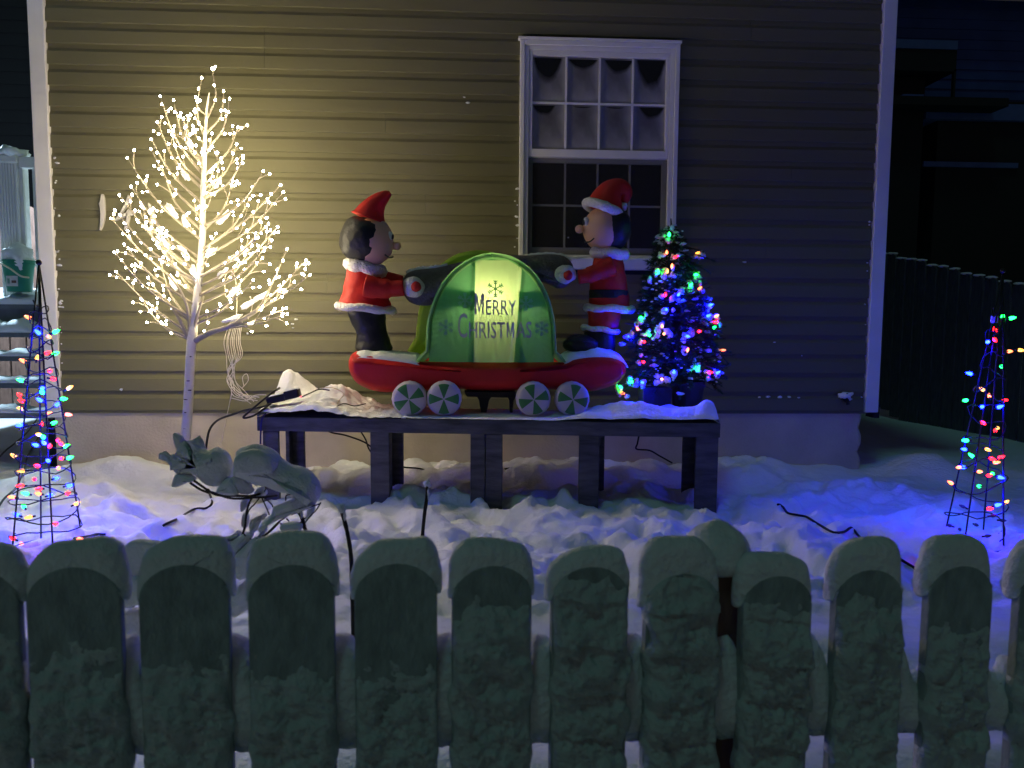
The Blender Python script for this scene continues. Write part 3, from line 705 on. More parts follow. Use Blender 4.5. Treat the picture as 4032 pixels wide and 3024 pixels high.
body = [(228, 1180), (232, 1125), (262, 1092), (330, 1082), (450, 1092), (600, 1112), (700, 1128), (980, 1138), (1220, 1138), (1480, 1128), (1560, 1098), (1680, 1082), (1800, 1088), (1870, 1120), (1898, 1180), (1885, 1240), (1830, 1290), (1740, 1322), (1660, 1335), (1560, 1330), (1400, 1320), (1200, 1328), (1000, 1328), (900, 1318), (700, 1330), (480, 1338), (380, 1328), (290, 1290), (245, 1235)]
BYC, BTH = -.655, .225
inset_inflate(outline(body, -.88), BYC, BTH, .06, 13).build('car_body', 'red_fabric', car, True)
mb = MB(); zT = c1(1080, 1138, -.88).z; zB = c1(1080, 1252, -.88).z; X0, X1 = c1(908, 1200, -.88).x, c1(1252, 1200, -.88).x
for j in range(15):
    for i in range(25):
        z = zT-.002+(zB-zT)*j/14; d_ = max(0, min(.06, zT-z+.003)); x = X0+(X1-X0)*i/24
        mb.v.append(Vector((x, BYC-BTH*math.sqrt(max(0, 1-(1-d_/.06)**2))-.0035-.0015*noise.noise(Vector((x*16, z*30, 1))), z)))
for j in range(14):
    for i in range(24): p_ = j*25+i; mb.f.append((p_, p_+1, p_+26, p_+25))
mb.build('centre_panel', 'coat_fabric', car, True)
# piping round the front edge of each end
def pipe(P, Y, r, m='red_fabric', name='piping', par=None): return MB().tube(smooth_path([c1(x, y, Y) for x, y in P], 4), r, 6).build(name, m, par or car, True)
# wheels
wpos = [(605, 1360, 30), (808, 1358, 0), (1330, 1361, 18), (1557, 1361, -12)]
for cx, cy, rot in wpos:
    q = c1(cx, cy, -.945); rad = 103*S*1.0
    wb_ = MB(); rings = []
    for (rr, yy) in [(.55, -.952), (.8, -.948), (.93, -.938), (1.0, -.915), (1.0, -.875), (.9, -.855)]:
        rings.append([(q.x+rad*rr*math.cos(2*math.pi*k/40)*(1+.012*math.sin(k*2.6)), yy, q.z+rad*rr*math.sin(2*math.pi*k/40)*(1+.012*math.sin(k*3.3))) for k in range(40)])
    whl = wb_.rings(rings).build('wheel', 'wheel_white', car, True)
    for s in range(4):
        a0 = R(90+rot+90*s); mb = MB(); w_ = R(21); n = 6
        def wp(r, a, lift): 
            f = -.9535 if r < .55 else (-.9535+.0035*(r-.55)/.25 if r < .8 else -.950+.011*(r-.8)/.13)
            return Vector((q.x+rad*r*math.cos(a), f-lift, q.z+rad*r*math.sin(a)))
        rr = [[wp(r_, a0-w_+2*w_*i/n, 0) for i in range(n+1)] for r_ in (.04, .3, .55, .8, .86)]
        for rw in rr: mb.v += rw
        for j in range(4):
            for i in range(n): p_ = j*(n+1)+i; mb.f.append((p_, p_+1, p_+n+2, p_+n+1))
        mb.build('wedge', 'wheel_green', whl, True)
mb = MB(); P = [(556, 1485), (580, 1493), (592, 1446), (568, 1438)]
f = [c1(x, y, -.972) for x, y in P]; mb.rings([f, [p+Vector((0, .0015, 0)) for p in f]]); mb.build('care_tag', 'label_paper', car)
# blower legs under the car
for cx in (1040, 1200):
    w_ = 32 if cx == 1040 else 14
    mb = MB(); P = [(cx-w_-15, 1335), (cx+w_+20, 1335), (cx+w_, 1365), (cx+w_*.5, 1438), (cx-w_*.5, 1438), (cx-w_*.9, 1365)]
    f = [c1(x, y, -.78) for x, y in P]; mb.rings([f, [p+Vector((0, .06, 0)) for p in f]]); mb.build('blower_foot', 'black_plastic', car, bevel=.004)
mb = MB(); f = [c1(x, y, -.80) for x, y in [(925, 1318), (1225, 1318), (1215, 1352), (940, 1345)]]; mb.rings([f, [p+Vector((0, .16, 0)) for p in f]]); mb.build('blower_base', 'black_plastic', car, bevel=.004)
# arch: the front plate, sewn from three panels, lit from inside
AYF, AYB = -.885, -.70
xc0 = c1(1085, 900, AYF).x; zb_ = c1(1085, 1146, AYF).z; zt_ = c1(1085, 500, AYF).z; AH = zt_-zb_
prof = [(0, -395, 400), (.1, -394, 398), (.25, -390, 392), (.37, -384, 386), (.5, -362, 368), (.62, -333, 342), (.73, -292, 304), (.82, -243, 262), (.89, -190, 212), (.95, -128, 150), (.985, -68, 88), (1.0, -8, 20)]
def ah(t):
    for (t0, a0, b0), (t1, a1, b1) in zip(prof, prof[1:]):
        if t0 <= t <= t1: k = (t-t0)/(t1-t0); return (a0+(a1-a0)*k)*S, (b0+(b1-b0)*k)*S
    return prof[-1][1]*S, prof[-1][2]*S
edge = [Vector((xc0+l*S, zb_+AH*t)) for t, l, r in prof]+[Vector((xc0+r*S, zb_+AH*t)) for t, l, r in prof[::-1]]
edge3 = subdiv_poly([Vector((p.x, 0, p.y)) for p in edge], 3); edge2 = [Vector((p.x, p.z)) for p in edge3]
cen = Vector((xc0, zb_+AH*.42))
def fronty(x, z):
    """depth of the bulging front skin"""
    t = max(0, min(1, (z-zb_)/AH)); l, r = ah(t); u = (x-xc0)/(r if x > xc0 else -l) if abs(x-xc0) > 1e-6 else 0
    e = max(abs(u)**2.2, max(0, (t-.80)/.2)**2*.9); e = min(1, e)
    y = AYF+.055*e
    sl_, sr_ = seams(t); s = min(abs(x-xc0-sl_), abs(x-xc0-sr_)); y += .012*math.exp(-(s/.018)**2)
    y += .0025*noise.noise(Vector((x*14, z*5, 2)))+.0012*noise.noise(Vector((x*40, z*13, 7)))
    if e > .55: y += .004*(e-.5)*math.sin(math.atan2(z-cen.y, x-cen.x)*70+3*noise.noise(Vector((x*9, z*9, 0))))
    return y
def seams(t): return (-.0975+.010*t, .1235+.046*t)
RIM = .022
def panel(xa, xb, name, m, nt_=70, ns=32):
    mb = MB()
    for j in range(nt_+1):
        t = .955*j/nt_; l, r = ah(t); sc_ = 1-RIM/max(.05, r)
        l2, r2 = l+RIM*(1+.8*t), r-RIM*(1+.8*t); s0, s1 = seams(t)
        a = {'L': l2, 's0': s0, 's1': s1, 'R': r2}
        A0 = max(min(a[xa], r2), l2); B0 = max(min(a[xb], r2), l2)
        for i in range(ns+1):
            x = A0+(B0-A0)*i/ns; z = zb_+AH*t*(.965); X = xc0+x; mb.v.append(Vector((X, fronty(X, z), z)))
    for j in range(nt_):
        for i in range(ns): p_ = j*(ns+1)+i; mb.f.append((p_, p_+1, p_+ns+2, p_+ns+1))
    return mb.build(name, m, car, True)
panel('L', 's0', 'side_panel', 'green_fabric'); panel('s0', 's1', 'centre_strip', 'light_green_fabric'); panel('s1', 'R', 'side_panel', 'green_fabric')
# gathered rim between the front panels and the side wall of the plate
def edge_ring(off, y, wob=0):
    out = []; n = len(edge2)
    for i, p in enumerate(edge2):
        t = (edge2[(i+1) % n]-edge2[i-1]).normalized(); nrm = Vector((-t.y, t.x))
        if nrm.dot(cen-p) < 0: nrm = -nrm
        q = p+nrm*off; 
        if p.y < zb_+.02: q = Vector((p.x+(off if p.x < xc0 else -off), zb_))
        ww = wob*math.sin(i*2.4+3*noise.noise(Vector((q.x*6, q.y*6, 1))))
        out.append(Vector((q.x, (fronty(q.x, q.y)+.004 if y is None else y)+ww, q.y)))
    return out
n = len(edge2); half = [i for i in range(n)]
rim = MB(); rim.rings([edge_ring(RIM*1.9, None), edge_ring(RIM*.95, None, .002), edge_ring(RIM*.8, AYF+.030, .003), edge_ring(RIM*.3, AYF+.045, .005), edge_ring(.002, AYF+.075, .004), edge_ring(0, AYF+.11, .003), edge_ring(.004, AYB-.01), edge_ring(.03, AYB)], cap=False)
c_ = len(rim.v)
rim.build('arch_wall', 'lit_rim_fabric', car, True)
mb = MB(); er = edge_ring(.028, AYB); mb.v = er+[Vector((cen.x, AYB+.01, cen.y))]; mb.f = [(i, (i+1) % n, n) for i in range(n)]; mb.build('arch_back', 'green_fabric', car, True)
# seam cord
sp = [v+Vector((0, -.002, 0)) for v in edge_ring(RIM*1.15, None, .002) if v.z > zb_+.02]
# order the points from lower left over the top to lower right
sp = sorted(sp, key=lambda v: math.atan2(v.x-cen.x, v.z-(zb_-.1)))
MB().tube(sp, .0014, 5).build('seam', 'wheel_green', car, True)
# inner baffles with holes, and the lamp that lights the plate from within
LAMP = Vector((xc0+.006, -.765, zb_+AH*.60))
for sx, side in ((seams(.5)[0], -1), (seams(.5)[1], 1)):
    X = xc0+sx; mb = MB(); N1, N2 = 26, 64; y0, y1 = AYF+.012, AYB+.005
    def hole(y, z): return (y+.825)**2+(z-(LAMP.z+.085))**2 < .068**2 or ((y+.805)/.075)**2+((z-(LAMP.z-.16))/.13)**2 < 1
    for j in range(N2+1):
        for i in range(N1+1): mb.v.append(Vector((X, y0+(y1-y0)*i/N1, zb_+AH*.90*j/N2)))
    for j in range(N2):
        for i in range(N1):
            p_ = j*(N1+1)+i; c = (mb.v[p_]+mb.v[p_+N1+2])/2
            if not hole(c.y, c.z): mb.f.append((p_, p_+1, p_+N1+2, p_+N1+1))
    mb.build('baffle', 'green_baffle', car)
MB().ell(LAMP, (.013, .013, .017), 12, 8).build('lamp_bulb', 'lamp_warm', car, True)
# back plate of the arch, set behind and a little to the left
bk = [(c1(640, 1130, -.5)), c1(645, 1000, -.5), c1(665, 840, -.5), c1(700, 720, -.5), c1(770, 600, -.5), c1(860, 530, -.5), c1(960, 500, -.5), c1(1060, 500, -.5), c1(1180, 540, -.5), c1(1270, 610, -.5), c1(1340, 720, -.5), c1(1380, 850, -.5), c1(1400, 1000, -.5), c1(1405, 1130, -.5)]
inset_inflate([(p.x, p.z) for p in subdiv_poly(bk, 3)], -.52, .055, .03, 7).build('rear_arch', 'birch_lit_fabric', car, True)
# pump beam
beam = [(560, 715), (575, 640), (640, 605), (760, 592), (900, 560), (1100, 520), (1300, 520), (1420, 512), (1510, 525), (1560, 575), (1562, 640), (1530, 700), (1470, 715), (1420, 690), (1250, 640), (1000, 680), (800, 760), (740, 810), (650, 812), (590, 780)]
inset_inflate([(p.x, p.z) for p in subdiv_poly([c1(x, y, -.66) for x, y in beam], 3)], -.615, .075, .035, 7).build('pump_beam', 'grey_plush', car, True)
bt = [(x, y) for x, y in beam[1:5]]
MB().tube(smooth_path([c1(x, y+4, -.63) for x, y in [(590, 628), (640, 605), (700, 598), (760, 592), (830, 578)]], 5), [.012, .016, .013, .017, .012, .01]*3+[.012]*3, 8).build('beam_snow', 'fine_snow', car, True)
MB().tube(smooth_path([c1(x, y+4, -.63) for x, y in [(1300, 524), (1400, 514), (1500, 524), (1545, 556)]], 5), [.010, .014, .012, .013]*4, 8).build('beam_snow', 'fine_snow', car, True)
def disc(cx, cy, r, Y, th, m, name, sx=1.0):
    q = c1(cx, cy, Y); return MB().ell(q, (r*S*sx, th, r*S), 22, 12, .06, cx).build(name, m, FIG, True)
def rider(P, label):
    o = bpy.data.objects.new('rider', None); o.location = P-base_of(car); link(o, car); o['label'] = label; return o
# figures: plain santa suited riders
def column(P, Y, dep, m, name, n=26, wr=.0, fl=0):
    mb = MB(); rings = []; P = [Vector((a, b, c)) for a, b, c in P]; Q = smooth_path(P, 5)
    for q in Q:
        c = c1(q.x, q.y, Y); h = q.z*S; ring = []
        for k in range(n):
            a = 2*math.pi*k/n; rr = 1+wr*noise.noise(Vector((math.cos(a)*2, math.sin(a)*2, c.z*22+c.x)))
            ring.append((c.x+h*math.cos(a)*rr, Y+h*dep*math.sin(a)*rr, c.z+fl*math.sin(3*a)*h))
        rings.append(ring)
    return mb.rings(rings).build(name, m, FIG, True)
def fur(P, Y, dep, r, name='fur_trim', m='white_plush', n=40):
    """a fluffy ring: list of (cx, cy, half width) gives centre; tilt from y offset"""
    cx, cy, hw, tilt = P; pts = []
    for k in range(n+1):
        a = 2*math.pi*k/n; c = c1(cx+hw*math.cos(a), cy+tilt*math.cos(a)+4*math.sin(a*5), Y); pts.append(Vector((c.x, Y+hw*S*dep*math.sin(a), c.z)))
    return MB().tube(pts, [r*(1+.22*noise.noise(p*30)) for p in pts], 8).build(name, m, FIG, True)
FY = -.68
FIG = rider(c1(385, 1070, -.68), 'rider in black trousers with a pointed red hat')
column([(352, 800, 105), (360, 870, 112), (385, 960, 96), (400, 1020, 104), (402, 1062, 112), (400, 1080, 104)], FY, .75, 'black_fabric', 'trousers', wr=.10)
column([(350, 560, 96), (342, 640, 105), (345, 720, 128), (350, 790, 152), (352, 835, 160), (352, 846, 120)], FY, .72, 'coat_fabric', 'coat', wr=.10)
fur((352, 832, 160, 14), FY, .75, .022); fur((350, 595, 92, 22), FY, .78, .036, 'fur_collar')
MB().tube(smooth_path([c1(x, y, FY-.10+.0*i) for i, (x, y) in enumerate([(350, 700), (420, 715), (500, 718), (575, 712)])], 5), [.062]*5+[.055]*5+[.045]*6, 14).build('sleeve', 'coat_fabric', FIG, True)
MB().tube(smooth_path([c1(x, y, FY+.06) for x, y in [(400, 660), (480, 668), (560, 690)]], 5), .048, 14).build('sleeve', 'coat_fabric', FIG, True)
disc(630, 708, 62, FY-.09, .05, 'white_plush', 'mitten', 1.1); disc(645, 707, 32, FY-.125, .035, 'coat_fabric', 'grip_knob')
disc(375, 445, 150, FY, .138, 'peach_fabric', 'head', 1.0)
hd = c1(345, 440, FY); MB().ell(hd, (.132, .143, .140), 24, 14, .08, 2, Matrix.Rotation(R(-12), 3, 'Y')).build('hair', 'black_fabric', FIG, True)
MB().ell(c1(532, 470, FY-.01), (.026, .026, .024), 14, 9).build('nose', 'peach_fabric', FIG, True)
for dy in (-.05, .05):
    MB().ell(c1(495, 412, FY+dy) , (.018, .016, .026), 12, 8).build('eye', 'white_plush', FIG, True); MB().ell(c1(507, 416, FY+dy-.002), (.011, .011, .016), 10, 7).build('pupil', 'black_plastic', FIG, True)
MB().tube(smooth_path([c1(x, y, yy) for x, y, yy in [(465, 520, FY-.098), (488, 536, FY-.078), (505, 536, FY-.055), (512, 532, FY-.01)]], 4), .004, 6).build('mouth', 'black_plastic', FIG, True)
MB().tube(smooth_path([c1(x, y, FY) for x, y in [(372, 312), (392, 262), (425, 215), (470, 178), (498, 163)]], 5), [.105-.094*(i/20)**.8 for i in range(21)], 18).build('hat', 'coat_fabric', FIG, True)
# right rider
RY = -.66
FIG = rider(c1(1712, 1080, -.66), 'rider in a belted red santa suit and santa hat')
column([(1735, 825, 104), (1740, 880, 102), (1735, 925, 96), (1718, 950, 100)], RY, .75, 'coat_fabric', 'trousers', wr=.08)
column([(1760, 515, 76), (1762, 580, 98), (1762, 660, 112), (1765, 740, 120), (1768, 800, 126), (1768, 835, 128), (1766, 842, 95)], RY, .75, 'coat_fabric', 'coat', wr=.08)
column([(1763, 726, 120), (1764, 732, 123), (1765, 768, 124.5), (1765, 774, 121)], RY, .765, 'black_fabric', 'belt')
fur((1768, 835, 132, 6), RY, .78, .022); fur((1716, 955, 100, 14), RY, .78, .016); fur((1768, 516, 84, 6), RY, .8, .034, 'fur_collar')
column([(1710, 965, 96), (1712, 1010, 98), (1712, 1080, 100)], RY, .7, 'black_fabric', 'boot', wr=.06)
MB().ell(c1(1600, 1040, RY-.05), (.10, .07, .055), 20, 12, .1, 4).build('boot', 'black_fabric', FIG, True)
MB().tube(smooth_path([c1(x, y, RY-.09) for x, y in [(1790, 585), (1720, 612), (1650, 640), (1590, 650)]], 5), [.056]*6+[.048]*5+[.04]*5, 14).build('sleeve', 'coat_fabric', FIG, True)
disc(1515, 634, 58, RY-.08, .05, 'white_plush', 'mitten', 1.15); disc(1528, 640, 30, RY-.115, .035, 'red_fabric', 'grip_knob')
MB().ell(c1(1738, 372, RY), (.122, .128, .126), 24, 14).build('head', 'peach_fabric', FIG, True)
MB().ell(c1(1788, 368, RY+.005), (.104, .136, .130), 24, 14, .06, 2).build('hair', 'black_fabric', FIG, True)
MB().ell(c1(1596, 372, RY-.02), (.026, .026, .024), 14, 9).build('nose', 'peach_fabric', FIG, True)
for dy in (-.055, .045):
    MB().ell(c1(1634, 328, RY+dy), (.017, .016, .026), 12, 8).build('eye', 'white_plush', FIG, True); MB().ell(c1(1623, 332, RY+dy-.002), (.010, .011, .016), 10, 7).build('pupil', 'black_plastic', FIG, True)
MB().tube(smooth_path([c1(x, y, yy) for x, y, yy in [(1680, 425, RY-.11), (1655, 445, RY-.096), (1634, 448, RY-.072), (1624, 446, RY-.02)]], 4), .004, 6).build('mouth', 'black_plastic', FIG, True)
MB().tube(smooth_path([c1(x, y, RY) for x, y in [(1738, 262), (1755, 205), (1785, 160), (1830, 140), (1862, 165), (1850, 215)]], 5), [.112-.088*(i/25) for i in range(26)], 18).build('hat', 'coat_fabric', FIG, True)
rb = Matrix.Rotation(R(22), 3, 'Y'); cc = c1(1735, 262, RY); pts = [cc+rb @ Vector((.108*math.cos(a), .118*math.sin(a), .0)) for a in [2*math.pi*k/30 for k in range(31)]]
MB().tube(pts, [.026*(1+.2*noise.noise(p*28)) for p in pts], 9).build('hat_band', 'white_plush', FIG, True)
MB().ell(c1(1850, 240, RY-.02), (.022, .022, .022), 12, 9, .3, 3).build('pompom', 'white_plush', FIG, True)
# snow lying on the car
def topz(x):
    best = -9; P = OUT
    for i in range(len(P)):
        a, b = P[i], P[(i+1) % len(P)]
        if min(a[0], b[0]) <= x <= max(a[0], b[0]) and abs(a[0]-b[0]) > 1e-6: best = max(best, a[1]+(b[1]-a[1])*(x-a[0])/(b[0]-a[0]))
    return best
OUT = outline(body, -.88)
def bodytop(x, y):
    s = max(-1, min(1, (y-BYC)/BTH)); return topz(x)-.06*(1-math.sqrt(max(0, 1-s*s)))-.004
xa, xb = c1(292, 1100, -.8).x, c1(688, 1100, -.8).x
tag(snow_strip('car_snow', xa, xb, BYC-.205, BYC+.19, bodytop, .026, car, .01, 'fine_snow', 3))
tag(snow_strip('car_snow', c1(1482, 1100, -.8).x, c1(1868, 1100, -.8).x, BYC-.20, BYC+.18, bodytop, .026, car, .01, 'fine_snow', 9))
# lettering and snowflakes
def lettering(s, x0, y0, x1, y1):
    if s == 'M':
        mb = MB(); b_ = .20
        for P in ([(0, 0), (b_, 0), (b_, 1), (0, 1)], [(1-b_, 0), (1, 0), (1, 1), (1-b_, 1)], [(0, 1), (b_+.03, 1), (.58, .12), (.44, .12)], [(1, 1), (1-b_-.03, 1), (.42, .121), (.56, .121)]):
            rows = []
            for j in range(9):
                t = j/8; L_ = Vector(P[0]).lerp(Vector(P[3]), t); R_ = Vector(P[1]).lerp(Vector(P[2]), t); rows.append((L_, R_))
            i0 = len(mb.v); lift = .006+.0004*(len(mb.f)//8)
            for L_, R_ in rows:
                for q_ in (L_, R_):
                    p_ = c1(1.4747*(1600+(x0+(x1-x0)*q_.x)/3.16-1200), 1.4747*(950+(y1+(y0-y1)*q_.y)/3.16-650), AYF); mb.v.append(Vector((p_.x, fronty(p_.x, p_.z)-lift, p_.z)))
            mb.f += [(i0+2*j, i0+2*j+1, i0+2*j+3, i0+2*j+2) for j in range(8)]
        mb.build('lettering', 'lettering', car); return
    cu = bpy.data.curves.new('lettering', 'FONT'); cu.body = s; cu.size = 1; cu.offset = .004; cu.resolution_u = 3
    o = bpy.data.objects.new('tmp', cu); sc.collection.objects.link(o); dg = bpy.context.evaluated_depsgraph_get(); me = bpy.data.meshes.new_from_object(o.evaluated_get(dg))
    bpy.data.objects.remove(o)
    bm = bmesh.new(); bm.from_mesh(me); bmesh.ops.triangulate(bm, faces=bm.faces)
    bmesh.ops.subdivide_edges(bm, edges=[e for e in bm.edges if e.calc_length() > .12], cuts=2)
    xs_ = [v.co.x for v in bm.verts]; ys_ = [v.co.y for v in bm.verts]
    def q(x, y): return c1(1.4747*(1600+x/3.16-1200), 1.4747*(950+y/3.16-650), AYF)
    A, B = q(x0, y1), q(x1, y0); b = base_of(car)
    for v in bm.verts:
        X = A.x+(v.co.x-min(xs_))/(max(xs_)-min(xs_))*(B.x-A.x); Z = A.z+(v.co.y-min(ys_))/(max(ys_)-min(ys_))*(B.z-A.z)
        v.co = Vector((X, fronty(X, Z)-.006, Z))-b
    bm.to_mesh(me); bm.free(); me.materials.clear(); me.materials.append(MT['lettering'])
    link(bpy.data.objects.new('lettering', me), car)
for s, *bx in (('M', 850, 645, 965, 912), ('ERRY', 990, 733, 1370, 916), ('C', 642, 897, 758, 1203), ('HRIST', 778, 1005, 1230, 1208), ('M', 1247, 1010, 1340, 1200), ('AS', 1363, 1000, 1562, 1205)): lettering(s, *bx)
def flake(cx, cy, r, m, wdt):
    mb = MB(); c = c1(1.4747*(1600+cx/3.16-1200), 1.4747*(950+cy/3.16-650), AYF); s = 1.4747/3.16*S
    def bar(x0, y0, x1, y1, w):
        d = Vector((x1-x0, y1-y0)); nn = Vector((-d.y, d.x)).normalized()*w/2; P = [(x0+nn.x, y0+nn.y), (x1+nn.x, y1+nn.y), (x1-nn.x, y1-nn.y), (x0-nn.x, y0-nn.y)]
        i = len(mb.v); lift = .0035+.0004*(len(mb.f) % 7)
        for x, y in P: X, Z = c.x+x*s, c.z+y*s; mb.v.append(Vector((X, fronty(X, Z)-lift, Z)))
        mb.f.append((i, i+1, i+2, i+3))
    for k in range(6):
        a = R(90+60*k); ca, sa = math.cos(a), math.sin(a); bar(ca*r*.12, sa*r*.12, ca*r, sa*r, wdt)
        for t in (.55, .78):
            for s2 in (-1, 1): b = a+s2*R(48); bar(ca*r*t, sa*r*t, ca*r*t+math.cos(b)*r*.3, sa*r*t+math.sin(b)*r*.3, wdt*.85)
    i = len(mb.v); mb.v += [Vector((c.x+math.cos(R(60*k))*r*.2*s, fronty(c.x, c.z)-.0065, c.z+math.sin(R(60*k))*r*.2*s)) for k in range(6)]; mb.f.append(tuple(range(i, i+6)))
    mb.build('snowflake', m, car)
flake(1108, 593, 105, 'wheel_green', 12)
for cx, cy in ((730, 735), (1490, 775), (490, 1070), (1690, 1085)): flake(cx, cy, 95, 'faint_print', 18)

# ------------------------------------------------------------------ coloured bulbs
LED = {'B': 'blue_led', 'G': 'green_led', 'R': 'red_led', 'O': 'orange_led', 'Y': 'yellow_led', 'X': 'dark_led'}
NAMES = {'B': 'blue_bulb', 'G': 'green_bulb', 'R': 'red_bulb', 'O': 'orange_bulb', 'Y': 'yellow_bulb', 'X': 'unlit_bulb'}
bmesh_cache = {}
def bulb_mesh(c):
    if c not in bmesh_cache:
        mb = MB(); rings = []
        for r, z in [(.0055, 0), (.0076, .004), (.0080, .010), (.0062, .018), (.0032, .0255), (.0009, .028)]:
            rings.append([(r*math.cos(2*math.pi*k/8), r*math.sin(2*math.pi*k/8), z) for k in range(8)])
        mb.rings(rings); me = bpy.data.meshes.new(NAMES[c]); me.from_pydata(mb.v, [], mb.f); me.materials.append(MT[LED[c]])
        for p in me.polygons: p.use_smooth = True
        bmesh_cache[c] = me
    return bmesh_cache[c]
sock = None
def add_bulb(c, pos, d, parent):
    o = bpy.data.objects.new(NAMES[c], bulb_mesh(c)); link(o, parent); b = base_of(parent)
    o.location = Vector(pos)-b; o.rotation_euler = Vector(d).to_track_quat('Z', 'Y').to_euler(); return o

# ------------------------------------------------------------------ the small fir in its planter
random.seed(21)
FX, FYY = 3.835, -.70
def fp(u, v, Y=FYY): return pt(u, v, Y)
fz0 = table_top_z(Vector((FX, FYY, 0))); ftop = fp(1448, 472).z
fir = thing('fir_tree', (FX, FYY, fz0), 'small snow dusted fir tree at the right end of the table', 'fir tree')
MB().tube([(FX, FYY, fz0+.0), (FX, FYY, fz0+.5), (fp(1450, 560).x, FYY, ftop-.1), (fp(1449, 480).x, FYY, ftop)], [.024, .016, .008, .003], 8).build('trunk', 'bark', fir, True)
need = MB(); br_ = MB(); snowc = MB(); ends = []
def rad_at(t): return (.285*(1-t)**.70+.030)*(1 if t > .10 else .75+2.5*t)
def needle_branch(P, ln, dens):
    P = smooth_path(P, 4)
    br_.tube(P, [.004-.003*i/(len(P)-1) for i in range(len(P))], 4)
    L = sum((b-a).length for a, b in zip(P, P[1:])); nN = int(L*dens)
    for k in range(nN):
        t = (k+.5)/nN*(len(P)-1); i = min(int(t), len(P)-2); q = P[i].lerp(P[i+1], t-i); d = (P[i+1]-P[i]).normalized()
        a = random.uniform(0, 6.28); s = d.orthogonal().normalized(); s = Matrix.Rotation(a, 3, d) @ s
        n_ = (s*random.uniform(.6, 1)+d*.75).normalized()*ln*random.uniform(.7, 1.15); wv = d.cross(s)*.0017
        j = len(need.v); need.v += [q-wv, q+wv, q+n_]; need.f.append((j, j+1, j+2))
NB = 260
for i in range(NB):
    t = (i+.5)/NB; t = t**.9; a = i*2.39996+random.uniform(-.3, .3); h = fz0+.14+(ftop-fz0-.17)*t
    r = rad_at(t)*random.uniform(.75, 1.12); cx = FX+(fp(1449, 480).x-FX)*t
    d = Vector((math.cos(a), math.sin(a)*.85, 0)); up = .30 if t > .85 else random.uniform(-.12, .16)
    A = Vector((cx, FYY, h-.02)); B = A+d*r*.6+Vector((0, 0, r*.25)); Cc = A+d*r+Vector((0, 0, r*up-.02))
    if FYY+d.y*r > -.12: continue
    needle_branch([A, B, Cc], .026, 640)
    for s in (-1, 1):
        if r < .06: continue
        sd = Vector((-d.y, d.x, 0))*s; q = B.lerp(Cc, .3); e = q+(d*.7+sd*.6)*r*.42+Vector((0, 0, random.uniform(-.02, .02))); needle_branch([q, e], .024, 640)
    if random.random() < .45:
        q = B.lerp(Cc, random.uniform(.2, .9))+Vector((0, 0, .008)); s = random.uniform(.5, 1.3)
        snowc.ell(q, (.018*s, .018*s, .008*s), 8, 5, .5, i)
    for k in range(3):
        if random.random() < .40:
            q = A.lerp(Cc, random.uniform(.5, 1))+Vector((random.gauss(0, .012), random.gauss(0, .012), random.uniform(0, .02))); s = random.uniform(.25, .6); snowc.ell(q, (.018*s, .018*s, .010*s), 6, 4, .4, k+i)
# stray boughs seen at the sides of the top
for u, v, u0, v0 in ((1418, 575, 1445, 545), (1408, 560, 1440, 548), (1545, 565, 1470, 545), (1535, 590, 1468, 560), (1520, 545, 1465, 535), (1352, 835, 1420, 790), (1345, 850, 1410, 800), (1560, 850, 1490, 800)):
    needle_branch([fp(u0, v0), fp((u+u0)/2, (v+v0)/2-4, FYY-.05), fp(u, v, FYY-.08)], .028, 700)
need.build('foliage', 'needles', fir, kind='stuff'); br_.build('branches', 'bark', fir, kind='stuff'); snowc.build('branch_snow', 'fine_snow', fir, True, kind='stuff')
q = fp(1418, 868, -.86); 
planter = thing('planter_box', (q.x, -.83, fz0), 'dark square planter box under the fir tree', 'planter')
zt2, zb2 = fp(1418, 838, -.86).z, fz0-.03
mb = MB(); xa, xb = fp(1389, 860, -.87).x, fp(1452, 860, -.87).x
mb.hexa([(xa+.01, -.87, zb2), (xb-.01, -.87, zb2), (xb-.01, -.72, zb2), (xa+.01, -.72, zb2)], [(xa, -.875, zt2), (xb, -.875, zt2), (xb, -.72, zt2), (xa, -.72, zt2)]); mb.build('box', 'dark_box', planter, bevel=.004)
xa2, xb2 = fp(1456, 860, -.78).x, fp(1532, 860, -.78).x
pot = thing('plant_pot', ((xa2+xb2)/2, -.70, fz0), 'dark brown round pot behind the planter box under the fir', 'pot')
mb = MB(); rings = [[((xa2+xb2)/2+r*math.cos(2*math.pi*k/20), -.69+r*math.sin(2*math.pi*k/20), z) for k in range(20)] for r, z in ((.075, fz0-.03), (.095, fz0+.13), (.10, fz0+.14), (.10, fz0+.165), (.09, fz0+.166), (.085, fz0+.14))]
mb.rings(rings).build('body', 'dark_box', pot, auto=True)
lights = thing('christmas_light_string', (FX, FYY, fz0), 'multicoloured christmas lights wound round the small fir tree', 'string lights')
fl_ = [(497,315,'G'),(480,435,'O'),(540,457,'R'),(680,437,'Y'),(515,530,'O'),(483,567,'Y'),(425,567,'G'),(670,580,'G'),(698,680,'O'),(470,727,'R'),(558,723,'B'),(770,790,'B'),(313,877,'G'),(810,870,'Y'),(802,905,'R'),(798,948,'G'),(450,940,'Y'),(462,988,'Y'),(695,970,'R'),(616,1000,'B'),(620,1107,'O'),(853,1102,'O'),(325,1183,'R'),(530,1257,'B'),(688,1240,'G'),(767,1252,'R'),(820,1258,'B'),(450,1298,'Y'),(172,1357,'G'),(250,1320,'G'),(188,1398,'O'),(320,1320,'B'),(285,960,'O'),(235,1000,'B'),(330,1040,'R'),(365,1000,'G'),(755,865,'B'),(640,660,'G'),(480,820,'B')]
wire_pts = []; halo = MB()
